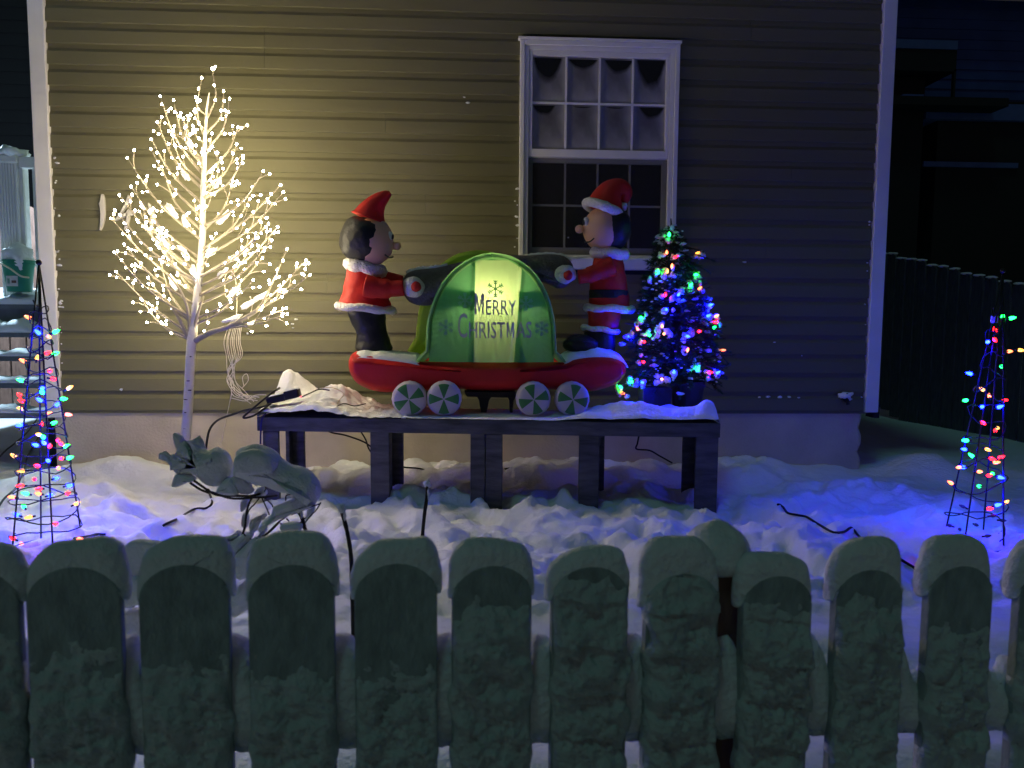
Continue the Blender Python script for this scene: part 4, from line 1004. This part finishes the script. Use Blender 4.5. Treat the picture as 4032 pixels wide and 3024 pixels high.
for x, y, c in fl_:
    u, v = (x/1.746+2350)/K, (y/1.746+750)/K; z = fp(u, v).z; t = max(0, min(1, (z-fz0-.1)/(ftop-fz0-.1))); cx = FX+(fp(1449, 480).x-FX)*t
    r = rad_at(t)*1.0; dx = fp(u, v).x-cx; Y = FYY-math.sqrt(max(.0004, r*r-dx*dx))*.93-.006
    p = pt(u, v, Y); wire_pts.append(p)
    for k in range(2 if c in 'RO' else 4): halo.ell(p+Vector((random.gauss(0, .022), random.uniform(.012, .04), random.gauss(-.004, .02))), [random.uniform(.010, .02) for _ in '123'], 8, 5, .5, k+x)
    add_bulb(c, p, (dx*2+random.uniform(-.1, .1), -.35, random.uniform(-.1, .5)), lights)
halo.build('branch_snow', 'fine_snow', fir, True, kind='stuff')
wp = []
for k in range(200):
    t = k/199; a = -t*2*math.pi*8; r = rad_at(t)*.92; z = fz0+.13+(ftop-fz0-.18)*t
    wp.append((FX+(fp(1449, 480).x-FX)*t+r*math.cos(a), FYY+r*.9*math.sin(a), z+.02*math.sin(a*3)))
MB().tube(wp, .0022, 5).build('wire', 'cord', lights, True)

# ------------------------------------------------------------------ the two light cones on the lawn
def light_cone(apex, base, rb, bl, cvt, label, turns, seed, ztop_wire, legs, gap=()):
    random.seed(seed)
    apex, base = Vector(apex), Vector(base); root = thing('light_cone', base, label, 'light cone', 'wire light cones flanking the yard')
    ax = apex-base
    for k in range(legs):
        a = R(38)+2*math.pi*k/legs; b = base+Vector((rb*math.cos(a), rb*math.sin(a), 0)); b.z = ground_h(b.x, b.y)-.06
        t = b+(apex-b); MB().tube([b, b.lerp(t, .5), t], .0038, 6).build('leg', 'wire_metal', root, True)
    MB().ell(apex, (.012, .012, .012), 12, 9).build('finial', 'black_plastic', root, True)
    MB().tube([base+Vector((rb*.98*math.cos(2*math.pi*k/30), rb*.98*math.sin(2*math.pi*k/30), .012)) for k in range(31)], .003, 5).build('base_ring', 'wire_metal', root, True)
    P = []
    for k in range(turns*22+1):
        t = k/(turns*22); f = t*ztop_wire; a = t*turns*2*math.pi*(1)+seed; r = rb*(1-f)*1.02
        c = base+ax*f; rw = r*(1+.16*noise.noise(Vector((k*.23, seed, 7)))); P.append(c+Vector((rw*math.cos(a), rw*math.sin(a), .07+.015*math.sin(a*2.3+seed)+.05*noise.noise(Vector((k*.09, seed, 0)))+.012*noise.noise(Vector((k*.5, seed, 3))))))
    MB().tube(P, .0028, 5).build('light_wire', 'cord', root, True)
    sk = MB()
    for i, (x, y, c) in enumerate(bl):
        u, v = cvt(x, y); q = pt(u, v, base.y); f = max(0, min(.97, (q.z-base.z)/ax.z)); cc = base+ax*f; r = rb*(1-f)+.012
        dx = q.x-cc.x; dy = math.sqrt(max(0, r*r-dx*dx)); s = -1 if random.random() < .62 else 1
        p = pt(u, v, cc.y+s*dy); d = Vector((dx*1.2+random.uniform(-.03, .03), s*dy, random.uniform(-.03, .07))).normalized()
        if abs(dx) > r*.8: d = Vector((1 if dx > 0 else -1, random.uniform(-.4, .3), random.uniform(-.1, .6))).normalized()
        add_bulb(c, p, d, root); sk.tube([p-d*.014, p+d*.002], .0042, 6)
    sk.build('sockets', 'cord', root, True, kind='stuff')
    return root
lc = [(175,220,'O'),(228,312,'B'),(305,303,'G'),(272,322,'O'),(255,424,'R'),(298,425,'G'),(147,468,'O'),(208,458,'Y'),(280,522,'R'),(287,563,'R'),(133,578,'G'),(247,618,'B'),(245,645,'G'),(380,624,'Y'),(125,665,'R'),(137,695,'R'),(237,692,'B'),(347,678,'G'),(318,717,'B'),(132,735,'Y'),(262,768,'O'),(372,767,'O'),(133,828,'B'),(232,832,'R'),(293,820,'G'),(228,883,'Y'),(250,900,'G'),(215,945,'B'),(258,935,'B'),(285,942,'R'),(327,910,'R'),(342,930,'R'),(365,952,'G'),(92,1010,'Y'),(345,1018,'R'),(383,1017,'G'),(278,1033,'B'),(222,1062,'R'),(332,1075,'O'),(140,1087,'Y'),(197,1137,'R'),(133,1172,'R'),(307,1133,'B'),(378,1175,'B'),(233,1190,'R'),(160,1220,'G'),(230,1220,'O'),(272,1230,'B'),(380,1217,'R'),(85,1240,'O'),(422,1280,'Y'),(140,1297,'G'),(110,1343,'B'),(180,1348,'Y'),(320,1388,'R'),(85,1477,'R'),(127,1513,'O'),(440,1475,'O'),(333,1497,'B')]
CY = -1.78
ap, bs = pt(84, 567, CY), pt(101, 1186, CY)
light_cone(ap, (bs.x, CY, bs.z), .135, lc, lambda x, y: (x/1.4426/K, (y/1.4426+1100)/K), 'black wire light cone with multicoloured bulbs in front of the porch steps', 15, 3, .80, 4)
rc = [(400,157,'G'),(443,157,'G'),(362,237,'R'),(320,295,'B'),(352,275,'R'),(433,352,'O'),(495,343,'Y'),(397,441,'G'),(223,488,'B'),(295,587,'Y'),(327,625,'O'),(193,642,'G'),(403,645,'R'),(278,683,'B'),(372,687,'B'),(280,770,'R'),(370,805,'Y'),(360,828,'R'),(200,882,'G'),(187,935,'B'),(303,930,'Y'),(230,980,'G'),(325,985,'R'),(378,987,'R'),(348,1012,'O'),(153,1040,'O'),(183,1040,'B'),(257,1067,'O'),(312,1090,'R'),(343,1082,'G'),(375,1097,'B'),(108,1140,'O'),(270,1153,'G'),(360,1268,'B'),(415,1255,'Y'),(313,1288,'R'),(240,1380,'X'),(150,1412,'X'),(390,1355,'X'),(300,1450,'X'),(395,1430,'X'),(180,1280,'X'),(335,1330,'X'),(100,1390,'X'),(385,1510,'X')]
RYY = -1.70
ap, bs = pt(2167, 585, RYY), pt(2102, 1180, RYY)
rcone = light_cone(ap, (bs.x, RYY, bs.z), .125, rc, lambda x, y: ((x/1.508+3680)/K, (y/1.508+1150)/K), 'black wire light cone with sparse multicoloured bulbs by the right fence', 9, 5, .84, 4)
p = ptz(1972, 1230, -.40); p.z = ground_h(p.x, p.y)+.012
gb = thing('fallen_bulb', p, 'single red light lying on blue snow at the end of a cord', 'bulb'); add_bulb('R', p, (1, -.2, .1), gb)
MB().tube([p-Vector((.022, 0, -.002)), p], .005, 6).build('socket', 'cord', gb, True)
p = pt(2148, 690, RYY); mb = MB(); mb.box(p-Vector((.016, .003, .016)), p+Vector((.016, .003, .016))); mb.build('controller_tag', 'label_paper', rcone)

# ------------------------------------------------------------------ snow laden shrub behind the fence
random.seed(5)
SY = -3.12
def sc_(x, y): return ((x/2.552+600)/K, (y/2.552+1650)/K)
shrub = thing('snowy_shrub', pt(540, 1250, SY), 'bare shrub bowed under grey snow clumps behind the fence', 'shrub')
def clump(P, dy, th, ins=.012, inD=False):
    Q = [pt(*(p if inD else sc_(*p)), SY+dy) for p in P]; Q = subdiv_poly(Q, 4)
    ex = max(max(p.x for p in Q)-min(p.x for p in Q), 1e-3); ey = max(p.z for p in Q)-min(p.z for p in Q); ins = min(ins, .22*min(ex, ey))
    o = inset_inflate([(p.x, p.z) for p in Q], SY+dy, th, ins, 9)
    for v in o.v:
        v += Vector((noise.noise(v*24), noise.noise(v*16+Vector((3, 3, 3)))*1.2, noise.noise(v*24+Vector((7, 0, 0)))))*.005
    o.build('snow_clump', 'grey_snow', shrub, True)
clump([(310,230),(420,270),(560,330),(640,300),(740,340),(795,430),(800,560),(740,640),(640,670),(560,650),(470,580),(430,560),(320,560),(270,500),(215,400),(260,380),(340,350),(375,310)], 0, .045, .03)
clump([(820,470),(850,370),(880,300),(1000,250),(1100,265),(1200,310),(1290,400),(1380,460),(1480,490),(1600,550),(1670,640),(1680,760),(1640,860),(1570,880),(1480,780),(1290,725),(1150,665),(1040,655),(930,600),(830,560)], -.02, .055, .035)
clump([(830,430),(870,350),(960,310),(1080,300),(1180,340),(1250,430),(1220,520),(1080,560),(930,560),(840,520)], -.055, .035, .03)
clump([(1480,770),(1640,860),(1400,960),(1250,1020),(1150,1080),(1090,1130),(1070,1100),(1110,1020),(1190,950),(1215,880),(1280,855),(1380,815)], -.04, .02)
clump([(225,155),(268,160),(305,200),(312,340),(280,358),(238,320)], .0, .012)
clump([(65,360),(92,352),(190,410),(312,540),(290,548),(180,455)], -.01, .010)
clump([(190,375),(215,370),(270,440),(318,520),(300,535),(240,460)], -.03, .008)
clump([(205,660),(240,560),(320,555),(430,600),(420,630),(330,655),(260,685)], -.03, .02)
clump([(640,730),(700,640),(790,590),(850,690),(860,765),(760,770)], -.03, .02)
clump([(800,580),(900,570),(1000,650),(1010,740),(900,745),(850,690)], -.02, .02)
for P in ([(975,1090),(1010,1010),(1090,955),(1170,950),(1100,1030),(1060,1120),(990,1150)], [(560,1230),(700,1190),(800,1160),(885,1115),(860,1220),(790,1300),(700,1320),(600,1300)], [(850,1330),(900,1230),(960,1195),(1000,1230),(950,1310),(880,1385)], [(930,920),(965,940),(978,1000),(950,1085),(905,1065),(910,980)], [(880,830),(945,795),(965,840),(900,925)], [(780,1450),(900,1390),(970,1370),(930,1500),(800,1620),(750,1600)], [(1300,1060),(1400,1025),(1490,1060),(1450,1135),(1330,1135)], [(1100,1100),(1160,1090),(1120,1160),(1070,1190)], [(1560,900),(1640,870),(1600,980),(1540,1000)], [(1060,690),(1120,670),(1160,740),(1100,780),(1010,770)]):
    clump(P, random.uniform(-.05, .03), .015)
for P in ([(250,1235),(262,1190),(285,1170),(315,1167),(350,1180),(352,1240)], [(250,1310),(258,1262),(290,1245),(318,1250),(315,1300)], [(256,1370),(262,1322),(300,1312),(318,1330),(312,1368)],
          [(500,1215),(530,1180),(560,1160),(560,1215),(520,1250)], [(490,1300),(520,1262),(555,1240),(560,1290),(510,1330)], [(490,1190),(505,1165),(530,1150),(545,1160),(510,1200)]):
    clump(P, random.uniform(-.04, .02), .02, .01, True)
tw = [[(380,640),(470,700),(540,730),(600,735),(760,790),(880,800),(1000,790),(1130,785),(1250,770)], [(420,620),(520,690),(640,760),(800,770),(1000,770),(1120,740)], [(1120,740),(1140,690),(1110,650)], [(1000,790),(960,880),(940,980),(930,1080),(900,1170),(860,1240),(800,1320)], [(1080,785),(1030,850),(980,900),(950,960)],
      [(930,1080),(915,1150),(1000,1210),(1060,1200)], [(1280,1030),(1180,1130),(1060,1220),(990,1330),(900,1490),(780,1640)], [(1350,980),(1250,1050),(1150,1150),(1090,1200)], [(1130,790),(1200,860),(1230,930)], [(1690,840),(1650,910),(1590,970),(1520,1060),(1470,1130)], [(1690,850),(1600,880),(1500,920),(1400,960)], [(1340,820),(1345,770),(1390,755),(1330,730),(1290,730)],
      [(1350,1000),(1400,1050),(1480,1045),(1540,990)], [(1100,790),(1150,900),(1175,960)], [(900,560),(960,620),(1050,670)], [(1290,1050),(1310,1110)], [(780,1640),(700,1800)], [(990,1330),(1010,1500),(1000,1800)], [(540,730),(550,700),(575,720),(560,745),(540,735)]]
for i, P in enumerate(tw): 
    n_ = len(P)*4; MB().tube(smooth_path([pt(*sc_(*p), SY-.02+random.uniform(-.03, .03)) for p in P], 4), .0030 if i in (0, 1, 3, 6) else .0018, 5).build('twig', 'twig', shrub, True)
MB().tube(smooth_path([pt(258, 1372, SY), pt(275, 1330, SY), pt(300, 1290, SY), pt(290, 1250, SY)], 4), .002, 5).build('twig', 'twig', shrub, True)
b0 = pt(540, 1250, SY); mb = MB(); mb.tube(smooth_path([(b0.x-.02, SY+.02, -.5), (b0.x-.01, SY, -.3), pt(560, 1330, SY), pt(*sc_(990, 1330), SY-.02)], 5), .006, 6); mb.build('stem', 'twig', shrub, True)
mb = MB(); mb.tube(smooth_path([(b0.x-.04, SY+.02, -.5), (b0.x-.10, SY, -.33), pt(300, 1350, SY), pt(285, 1240, SY)], 5), .004, 6); mb.build('stem', 'twig', shrub, True)
# bare stalks poking out of the snow
def stalk(P, Y, r, label, cap):
    Q = smooth_path([pt(u, v, Y) for u, v in P], 5); root = thing('bare_stalk', Q[-1], label, 'stalk', 'bare stalks behind the fence')
    mb = MB(); mb.tube(Q, [r*(1+.25*noise.noise(q*60)) for q in Q], 7); 
    mb.build('stem', 'twig', root, True)
    MB().ell(Q[0]+Vector((0, 0, .004)), (r*1.9, r*1.9, r*2.4), 10, 7, .4, P[0][0]).build('snow_tip', 'grey_snow', root, True)
    MB().ell(Q[3]+Vector((r*.8, -r*.5, 0)), (r*.8, r*.7, r*3), 8, 6, .4, P[0][1]).build('stuck_snow', 'grey_snow', root, True)
stalk([(645, 1103), (652, 1118), (658, 1140), (662, 1175), (670, 1420)], -3.15, .0048, 'short dark stalk with a snowy tip against the frozen shrub', 1)
stalk([(738, 1103), (744, 1125), (752, 1160), (758, 1200), (760, 1260), (762, 1320), (764, 1430)], -3.15, .0052, 'long bent dark stalk with a snowy tip in the gap between pickets', 1)
stalk([(923, 1048), (921, 1080), (917, 1110), (912, 1165), (905, 1300)], -2.3, .0068, 'straight black stalk with a frosted tip standing before the table', 1)

# ------------------------------------------------------------------ the picket fence
random.seed(9)
FA, FB = Vector((2.055, -3.870)), Vector((3.550, -3.700))   # picket 1 and picket 10
fx = (FB-FA).normalized(); fn = Vector((fx.y, -fx.x))    # fn points to the camera
PB = .066
# centre column, wood top, snow top, lean of cap, where the plastered snow begins
pk = [(-62, 1222, 1178, .1, 1330), (162, 1219, 1168, .15, 1400), (399, 1214, 1161, .1, 1395), (630, 1214, 1151, 0, 1420), (855, 1212, 1166, .1, 1425), (1062, 1217, 1166, -.05, 1300), (1273, 1219, 1184, .25, 1250), (1471, 1235, 1161, -.1, 1195), (1675, 1239, 1197, -.15, 1290), (1873, 1226, 1163, .1, 1275), (2070, 1218, 1158, -.05, 1340), (2262, 1222, 1162, 0, 1330)]
fence = thing('picket_fence', (2.8, -3.79, -.5), 'round topped picket fence plastered with blown snow along the yard front', 'fence')
def fpos(i): return FA+(FB-FA)*((i-1)/9)
def fpt(u, v, off=0):
    """point of the fence front plane seen at column u, row v"""
    d = ray(u, v); n2 = fn; P0 = FA+fn*off; k = (Vector((P0.x-CAM.x, P0.y-CAM.y)).dot(n2))/(Vector((d.x, d.y)).dot(n2)); return CAM+d*k
def W(c, a, off, z): q = c+fx*a+fn*off; return Vector((q.x, q.y, z))
tops = []
for i, (u, vw, vs, lean, vp) in enumerate(pk):
    q = fpt(u, vw); c = Vector((q.x, q.y)); zt3 = q.z; zs = fpt(u, vs).z; tops.append((c, zt3)); off0 = .012
    arch = [(PB*math.cos(R(a)), zt3-.055+.055*math.sin(R(a))) for a in range(0, 181, 15)]
    out = [(-PB, -.56), (PB, -.56)]+arch
    mb = MB(); f = [W(c, a, off0, z) for a, z in out]; b = [W(c, a, off0-.020, z) for a, z in out]; mb.rings([f, b])
    pko = mb.build('picket', 'fence_wood', fence, bevel=.003)
    # snow cap
    hh = zs-zt3; hw = PB+.0075
    cap_ = []
    for k in range(0, 181, 9):
        a = R(k); x = hw*math.copysign(abs(math.cos(a))**.62, math.cos(a)); top = (zs-(zt3-.056))*abs(math.sin(a))**.62
        x += (lean*.05+.012*noise.noise(Vector((i*1.7, 5, 1))))*math.sin(a)*max(0, math.sin(a))+.003*noise.noise(Vector((k*.05, i*3, 0))); top *= 1+(.3*lean+.16*noise.noise(Vector((i*2.3, 1, 4))))*math.cos(a)+.05*noise.noise(Vector((k*.04, i*2.1, 0)))
        cap_.append((x, zt3-.056+top))
    for k in range(5): cap_.append((-hw+.006+(2*hw-.012)*k/4, zt3-.062))
    cap3 = [Vector((x, 0, z)) for x, z in cap_]; cap3 = subdiv_poly(cap3, 2)
    g_ = inset_inflate([(p.x, p.z) for p in cap3], 0, .0235, .024, 13)
    for v in g_.v:
        qq = W(c, v.x, off0-.0245-v.y, v.z)
        nn = Vector((qq.x*30, qq.y*30, qq.z*30)); v.x, v.y, v.z = qq+Vector((noise.noise(nn*.7), 0, noise.noise(nn*.6+Vector((9, 1, 1)))))*.003
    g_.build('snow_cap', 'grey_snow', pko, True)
    # plastered snow: a lumpy sheet with real thickness
    zst = fpt(u, vp+20).z; zen = -.55; NU, NV = 34, 120; mb = MB(); sd = i*7.3
    strata = i in (7, 8, 6)
    fr0 = []; 
    for j in range(NV+1):
        tv = j/NV; ztp = min(zt3-.001, zst+.05); z = ztp+(-.20-ztp)*tv if tv < 1 else zen
        gate0 = zst; low_ = sstep(zst-.02, zst-.12, z)
        wl = PB*.97+.007*low_*(.25+1.5*noise.noise(Vector((z*22, sd, 1))))
        wr = PB*.97+.009*low_*(.35+1.5*noise.noise(Vector((z*20, sd, 5))))
        if z > zt3-.055:
            aw = PB*math.sqrt(max(.0004, 1-((z-(zt3-.055))/.055)**2)); wl = min(wl, aw); wr = min(wr, aw)
        row = []
        for k in range(NU+1):
            a = -wl+(wl+wr)*k/NU; e = 1-abs(2*k/NU-1)**6; v = Vector((a, sd, z))
            gz_ = zst+.030*noise.noise(Vector((a*16, sd, z*4)))+.02*noise.noise(Vector((a*50, sd, z*40))); gate = sstep(gz_+.05, gz_-.09, z)
            th = .006+.012*max(0, .5+noise.noise(v*9))+.007*clods(a+sd, z, 30, i)*max(0, .5+noise.noise(v*14))+.003*clods(a+sd, z, 62, i+.5)+.014*noise.fractal(v*24, .7, 2.1, 6)
            if strata:
                lay = (z+.16*a+.02*noise.noise(v*8))/.075+i*.37; th += -.010*(lay-math.floor(lay))**2.2+.008
            th = th*(.25+.75*gate)-.0125*(1-gate)
            if th > 0: th *= e**.5
            row.append((a, off0+.0008+th, z))
        fr0.append(row)
    n1 = NU+1
    for row in fr0: mb.v += [W(c, a, o_, z) for a, o_, z in row]
    for j in range(NV):
        for k in range(NU): p_ = j*n1+k; mb.f.append((p_, p_+1, p_+n1+1, p_+n1))
    # back of the sheet
    o0 = len(mb.v)
    for row in fr0: mb.v += [W(c, row[0][0], off0-.018, row[0][2]), W(c, row[-1][0], off0-.018, row[-1][2])]
    for j in range(NV):
        p_ = j*n1; q_ = o0+2*j; mb.f.append((p_, p_+n1, q_+2, q_)); mb.f.append((p_+NU, q_+1, q_+3, p_+n1+NU)); mb.f.append((q_, q_+2, q_+3, q_+1))
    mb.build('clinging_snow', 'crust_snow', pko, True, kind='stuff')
# rail with snow lying on it between the pickets
def rz(i): return fpt(pk[1][0]+(pk[10][0]-pk[1][0])*(i-1)/9, 1622+(1566-1622)*(i-1)/9, -.01).z
ca, cb = fpos(-1.0), fpos(12.2)
za, zb3 = rz(-1.0), rz(12.2)
mb = MB()
def R3(c, o, z): q = c+fn*o; return Vector((q.x, q.y, z))
mb.hexa([R3(ca, -.010, za), R3(cb, -.010, zb3), R3(cb, -.048, zb3), R3(ca, -.048, za)], [R3(ca, -.010, za+.089), R3(cb, -.010, zb3+.089), R3(cb, -.048, zb3+.089), R3(ca, -.048, za+.089)])
rl = mb.build('rail', 'fence_wood', fence, bevel=.003)
mb = MB(); mb.hexa([R3(ca, -.010, -.43), R3(cb, -.010, -.45), R3(cb, -.048, -.45), R3(ca, -.048, -.43)], [R3(ca, -.010, -.34), R3(cb, -.010, -.36), R3(cb, -.048, -.36), R3(ca, -.048, -.34)]); mb.build('rail', 'fence_wood', fence, bevel=.003)
mb = MB(); rings = []; NS = 260
for k in range(NS+1):
    i = -1+13.2*k/NS; c = fpos(i); z0 = za+(zb3-za)*k/NS; fri = i-math.floor(i)
    d = min(fri, 1-fri)
    sadd = .030+.075*sstep(.60, .38, fri)*1.0+.010*noise.noise(Vector((i*2.2, 3, 0)))
    if fri < .2 or fri > .8: sadd = .06
    fz = .006*noise.noise(Vector((i*9, 1, 0)))
    ring = []
    for t in range(13):
        s = t/12
        if s < .35: o_, zz = .004+.004*noise.noise(Vector((i*7, s*6, 2)))+.010*math.sin(s/.35*3.14), z0-.004+fz+(sadd+.060)*s/.35
        else:
            a = (s-.35)/.65; o_, zz = .004-.062*a, z0+.056+sadd+.016*math.sin(a*3.14)-.05*max(0, a-.7)/.3+fz
        ring.append(R3(c, o_-.0105, zz))
    ring.append(R3(c, -.065, z0+.09))
    rings.append(ring)
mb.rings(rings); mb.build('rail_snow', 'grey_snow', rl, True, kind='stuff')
# gate post with a dome of snow behind picket seven
pu = fpt(1543, 1300, -.075); pc = Vector((pu.x, pu.y)); gz = fpt(1543, 1225, -.075).z
mb = MB(); mb.hexa([W(pc, a, o_, -.6) for a, o_ in ((-.044, .044), (.044, .044), (.044, -.044), (-.044, -.044))], [W(pc, a, o_, gz) for a, o_ in ((-.044, .044), (.044, .044), (.044, -.044), (-.044, -.044))])
gp = mb.build('post', 'brown_wood', fence, bevel=.004)
dm = MB(); dm.ell((0, 0, 0), (.064, .062, .070), 28, 16, .05, 4); zc2 = fpt(1543, 1205, -.075).z
for v in dm.v:
    if v.z < 0: v.z *= .45
    q = W(pc, v.x, v.y, zc2+v.z); v.x, v.y, v.z = q
dm.build('snow_cap', 'grey_snow', gp, True)

# ------------------------------------------------------------------ neighbours, far fence
nb_ = thing('neighbour_house', (9.5, 8.2, -.5), 'dark neighbouring house with a snowy awning across the back yard', 'house')
NYY = 7.6
def nbox(u0, v0, u1, v1, Y, dep, m, name, parent=None):
    a, b = pt(u0, v1, Y), pt(u1, v0, Y); return MB().box((a.x, Y, a.z), (b.x, Y+dep, b.z)).build(name, m, parent or nb_)
a_, b_ = pt(1880, 1000, NYY), pt(2600, -700, NYY)
for k in range(40):
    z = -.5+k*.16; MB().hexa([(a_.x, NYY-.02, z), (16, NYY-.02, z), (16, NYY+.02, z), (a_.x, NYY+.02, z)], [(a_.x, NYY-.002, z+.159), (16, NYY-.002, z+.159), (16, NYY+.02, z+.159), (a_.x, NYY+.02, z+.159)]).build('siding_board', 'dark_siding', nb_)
MB().box((a_.x+.01, NYY+.021, -.5), (15.9, 14, 5.9)).build('wall', 'dark_trim', nb_)
mb = MB(); mb.hexa([(a_.x-.4, NYY-.4, 5.8), (16.4, NYY-.4, 5.8), (16.4, 11, 7.6), (a_.x-.4, 11, 7.6)], [(a_.x-.4, NYY-.4, 6.0), (16.4, NYY-.4, 6.0), (16.4, 11, 7.8), (a_.x-.4, 11, 7.8)]); mb.build('roof', 'dark_trim', nb_)
AW = 6.6
nbox(1895, 104, 2068, 150, AW, .9, 'dark_trim', 'awning'); nbox(1895, 88, 2070, 102, AW-.02, .95, 'dim_snow', 'awning_snow')
nbox(2058, 150, 2066, 215, AW, .06, 'dark_trim', 'awning_post'); nbox(1930, 212, 2180, 224, AW-.05, .5, 'dark_trim', 'balcony_edge')
nbox(1950, 204, 1996, 212, AW-.04, .3, 'dim_snow', 'edge_snow'); nbox(1890, 150, 2000, 555, AW+.3, .5, 'dark_trim', 'stair_wall')
nbox(2003, 257, 2400, 700, AW+.45, .45, 'dark_trim', 'lean_to'); nbox(2000, 230, 2402, 256, AW+.35, .6, 'dim_snow', 'lean_to_snow'); nbox(1995, 352, 2200, 359, AW+.40, .05, 'dim_snow', 'ledge_snow')  # the thin bands are snow, darkened by colour to look unlit
nbox(2003, 225, 2402, 229.5, AW+.5, .4, 'dark_trim', 'lean_to_rail')
# raised bank of snow behind the far fence
mb = MB(); rings = []
for k in range(30):
    x = 6.0+k*.35; rings.append([(x, 3.4, -.5), (x, 3.6, .35+.05*noise.noise(Vector((x, 0, 0)))), (x, 5.6, .95+.1*noise.noise(Vector((x*.9, 2, 0)))), (x, 6.4, .95), (x, 6.5, -.5)])
tag(mb.rings(rings).build('snow_bank', 'snow', None, True), None, None, None, 'structure')
ff = thing('back_fence', (7.0, 2.2, -.5), 'dim round topped picket fence running beside the house at the right', 'fence')
f0, f1 = Vector((5.9, 3.0)), Vector((7.25, .35)); 
g0, g1 = pt(1918, 546, 3.0), pt(2205, 616, 1.2); f0 = Vector((g0.x-.05, 3.0)); f1 = Vector((g1.x, 1.2)); dd = (f1-f0).normalized(); nn2 = Vector((dd.y, -dd.x)); LF = (f1-f0).length
npk = int(LF/.150)+14
for i in range(-2, npk):
    s = i*.150; c = f0+dd*s; t = s/LF; z = g0.z+(g1.z-g0.z)*t+.015*random.uniform(-1, 1); hw = .064
    def Wf(a, o_, zz): q = c+dd*a+nn2*o_; return Vector((q.x, q.y, zz))
    out = [(-hw, z-1.65), (hw, z-1.65)]+[(hw*math.cos(R(a)), z-.04+.04*math.sin(R(a))) for a in range(0, 181, 30)]
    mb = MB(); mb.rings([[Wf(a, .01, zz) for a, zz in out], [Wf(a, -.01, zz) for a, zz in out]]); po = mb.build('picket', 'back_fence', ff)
    MB().ell(Wf(0, 0, z+.004), (.060, .02, .012), 10, 6, .2, i).build('snow_cap', 'snow', po, True)
for dz in (-.42, -1.3):
    e = f0+dd*(npk*.150); s_ = f0-dd*.3; zA, zB = g0.z+dz, g0.z+(g1.z-g0.z)*(npk*.15/LF)+dz
    mb = MB(); mb.hexa([(s_.x, s_.y, zA), (e.x, e.y, zB), (e.x+.08, e.y+.04, zB), (s_.x+.08, s_.y+.04, zA)], [(s_.x, s_.y, zA+.14), (e.x, e.y, zB+.14), (e.x+.08, e.y+.04, zB+.14), (s_.x+.08, s_.y+.04, zA+.14)])
    for v in mb.v: v.x += -nn2.x*.03; v.y += -nn2.y*.03
    mb.build('rail', 'back_fence', ff)
# dark shed added to hide the sky, and fence behind the left porch
sh = thing('backdrop_shed', (-3.5, 9, -.5), 'added dark shed wall hiding the sky behind the porch railing', 'shed')
for k in range(44):
    z = -.5+k*.2; MB().hexa([(-9, 7.98, z), (-.4, 7.98, z), (-.4, 8.02, z), (-9, 8.02, z)], [(-9, 7.998, z+.199), (-.4, 7.998, z+.199), (-.4, 8.02, z+.199), (-9, 8.02, z+.199)]).build('siding_board', 'dark_trim', sh)
mb = MB(); mb.hexa([(-9.3, 7.7, 8.31), (-.2, 7.7, 8.31), (-.2, 11, 9.8), (-9.3, 11, 9.8)], [(-9.3, 7.7, 8.46), (-.2, 7.7, 8.46), (-.2, 11, 9.95), (-9.3, 11, 9.95)]); mb.build('roof', 'dark_trim', sh)
MB().box((-8.9, 8.021, -.5), (-.5, 11, 8.3)).build('wall', 'dark_trim', sh)
lf = thing('porch_fence', (-1.0, 3.4, -.5), 'dark brown round topped fence behind the porch baluster', 'fence')
for i in range(14):
    c = pt(98, 445, 3.4).x-.17*i; z = pt(70, 442, 3.4).z+random.uniform(-.02, .02); out = [(-.075, -.6), (.075, -.6)]+[(.075*math.cos(R(a)), z-.07+.07*math.sin(R(a))) for a in range(0, 181, 30)]
    mb = MB(); mb.rings([[(c+a, 3.39, zz) for a, zz in out], [(c+a, 3.41, zz) for a, zz in out]]); mb.build('picket', 'brown_wood', lf)
MB().box((pt(98, 445, 3.4).x-2.4, 3.412, -.2), (pt(98, 445, 3.4).x+.1, 3.45, -.1)).build('rail', 'brown_wood', lf)
MB().box((pt(98, 445, 3.4).x-2.4, 3.412, .7), (pt(98, 445, 3.4).x+.1, 3.45, .8)).build('rail', 'brown_wood', lf)
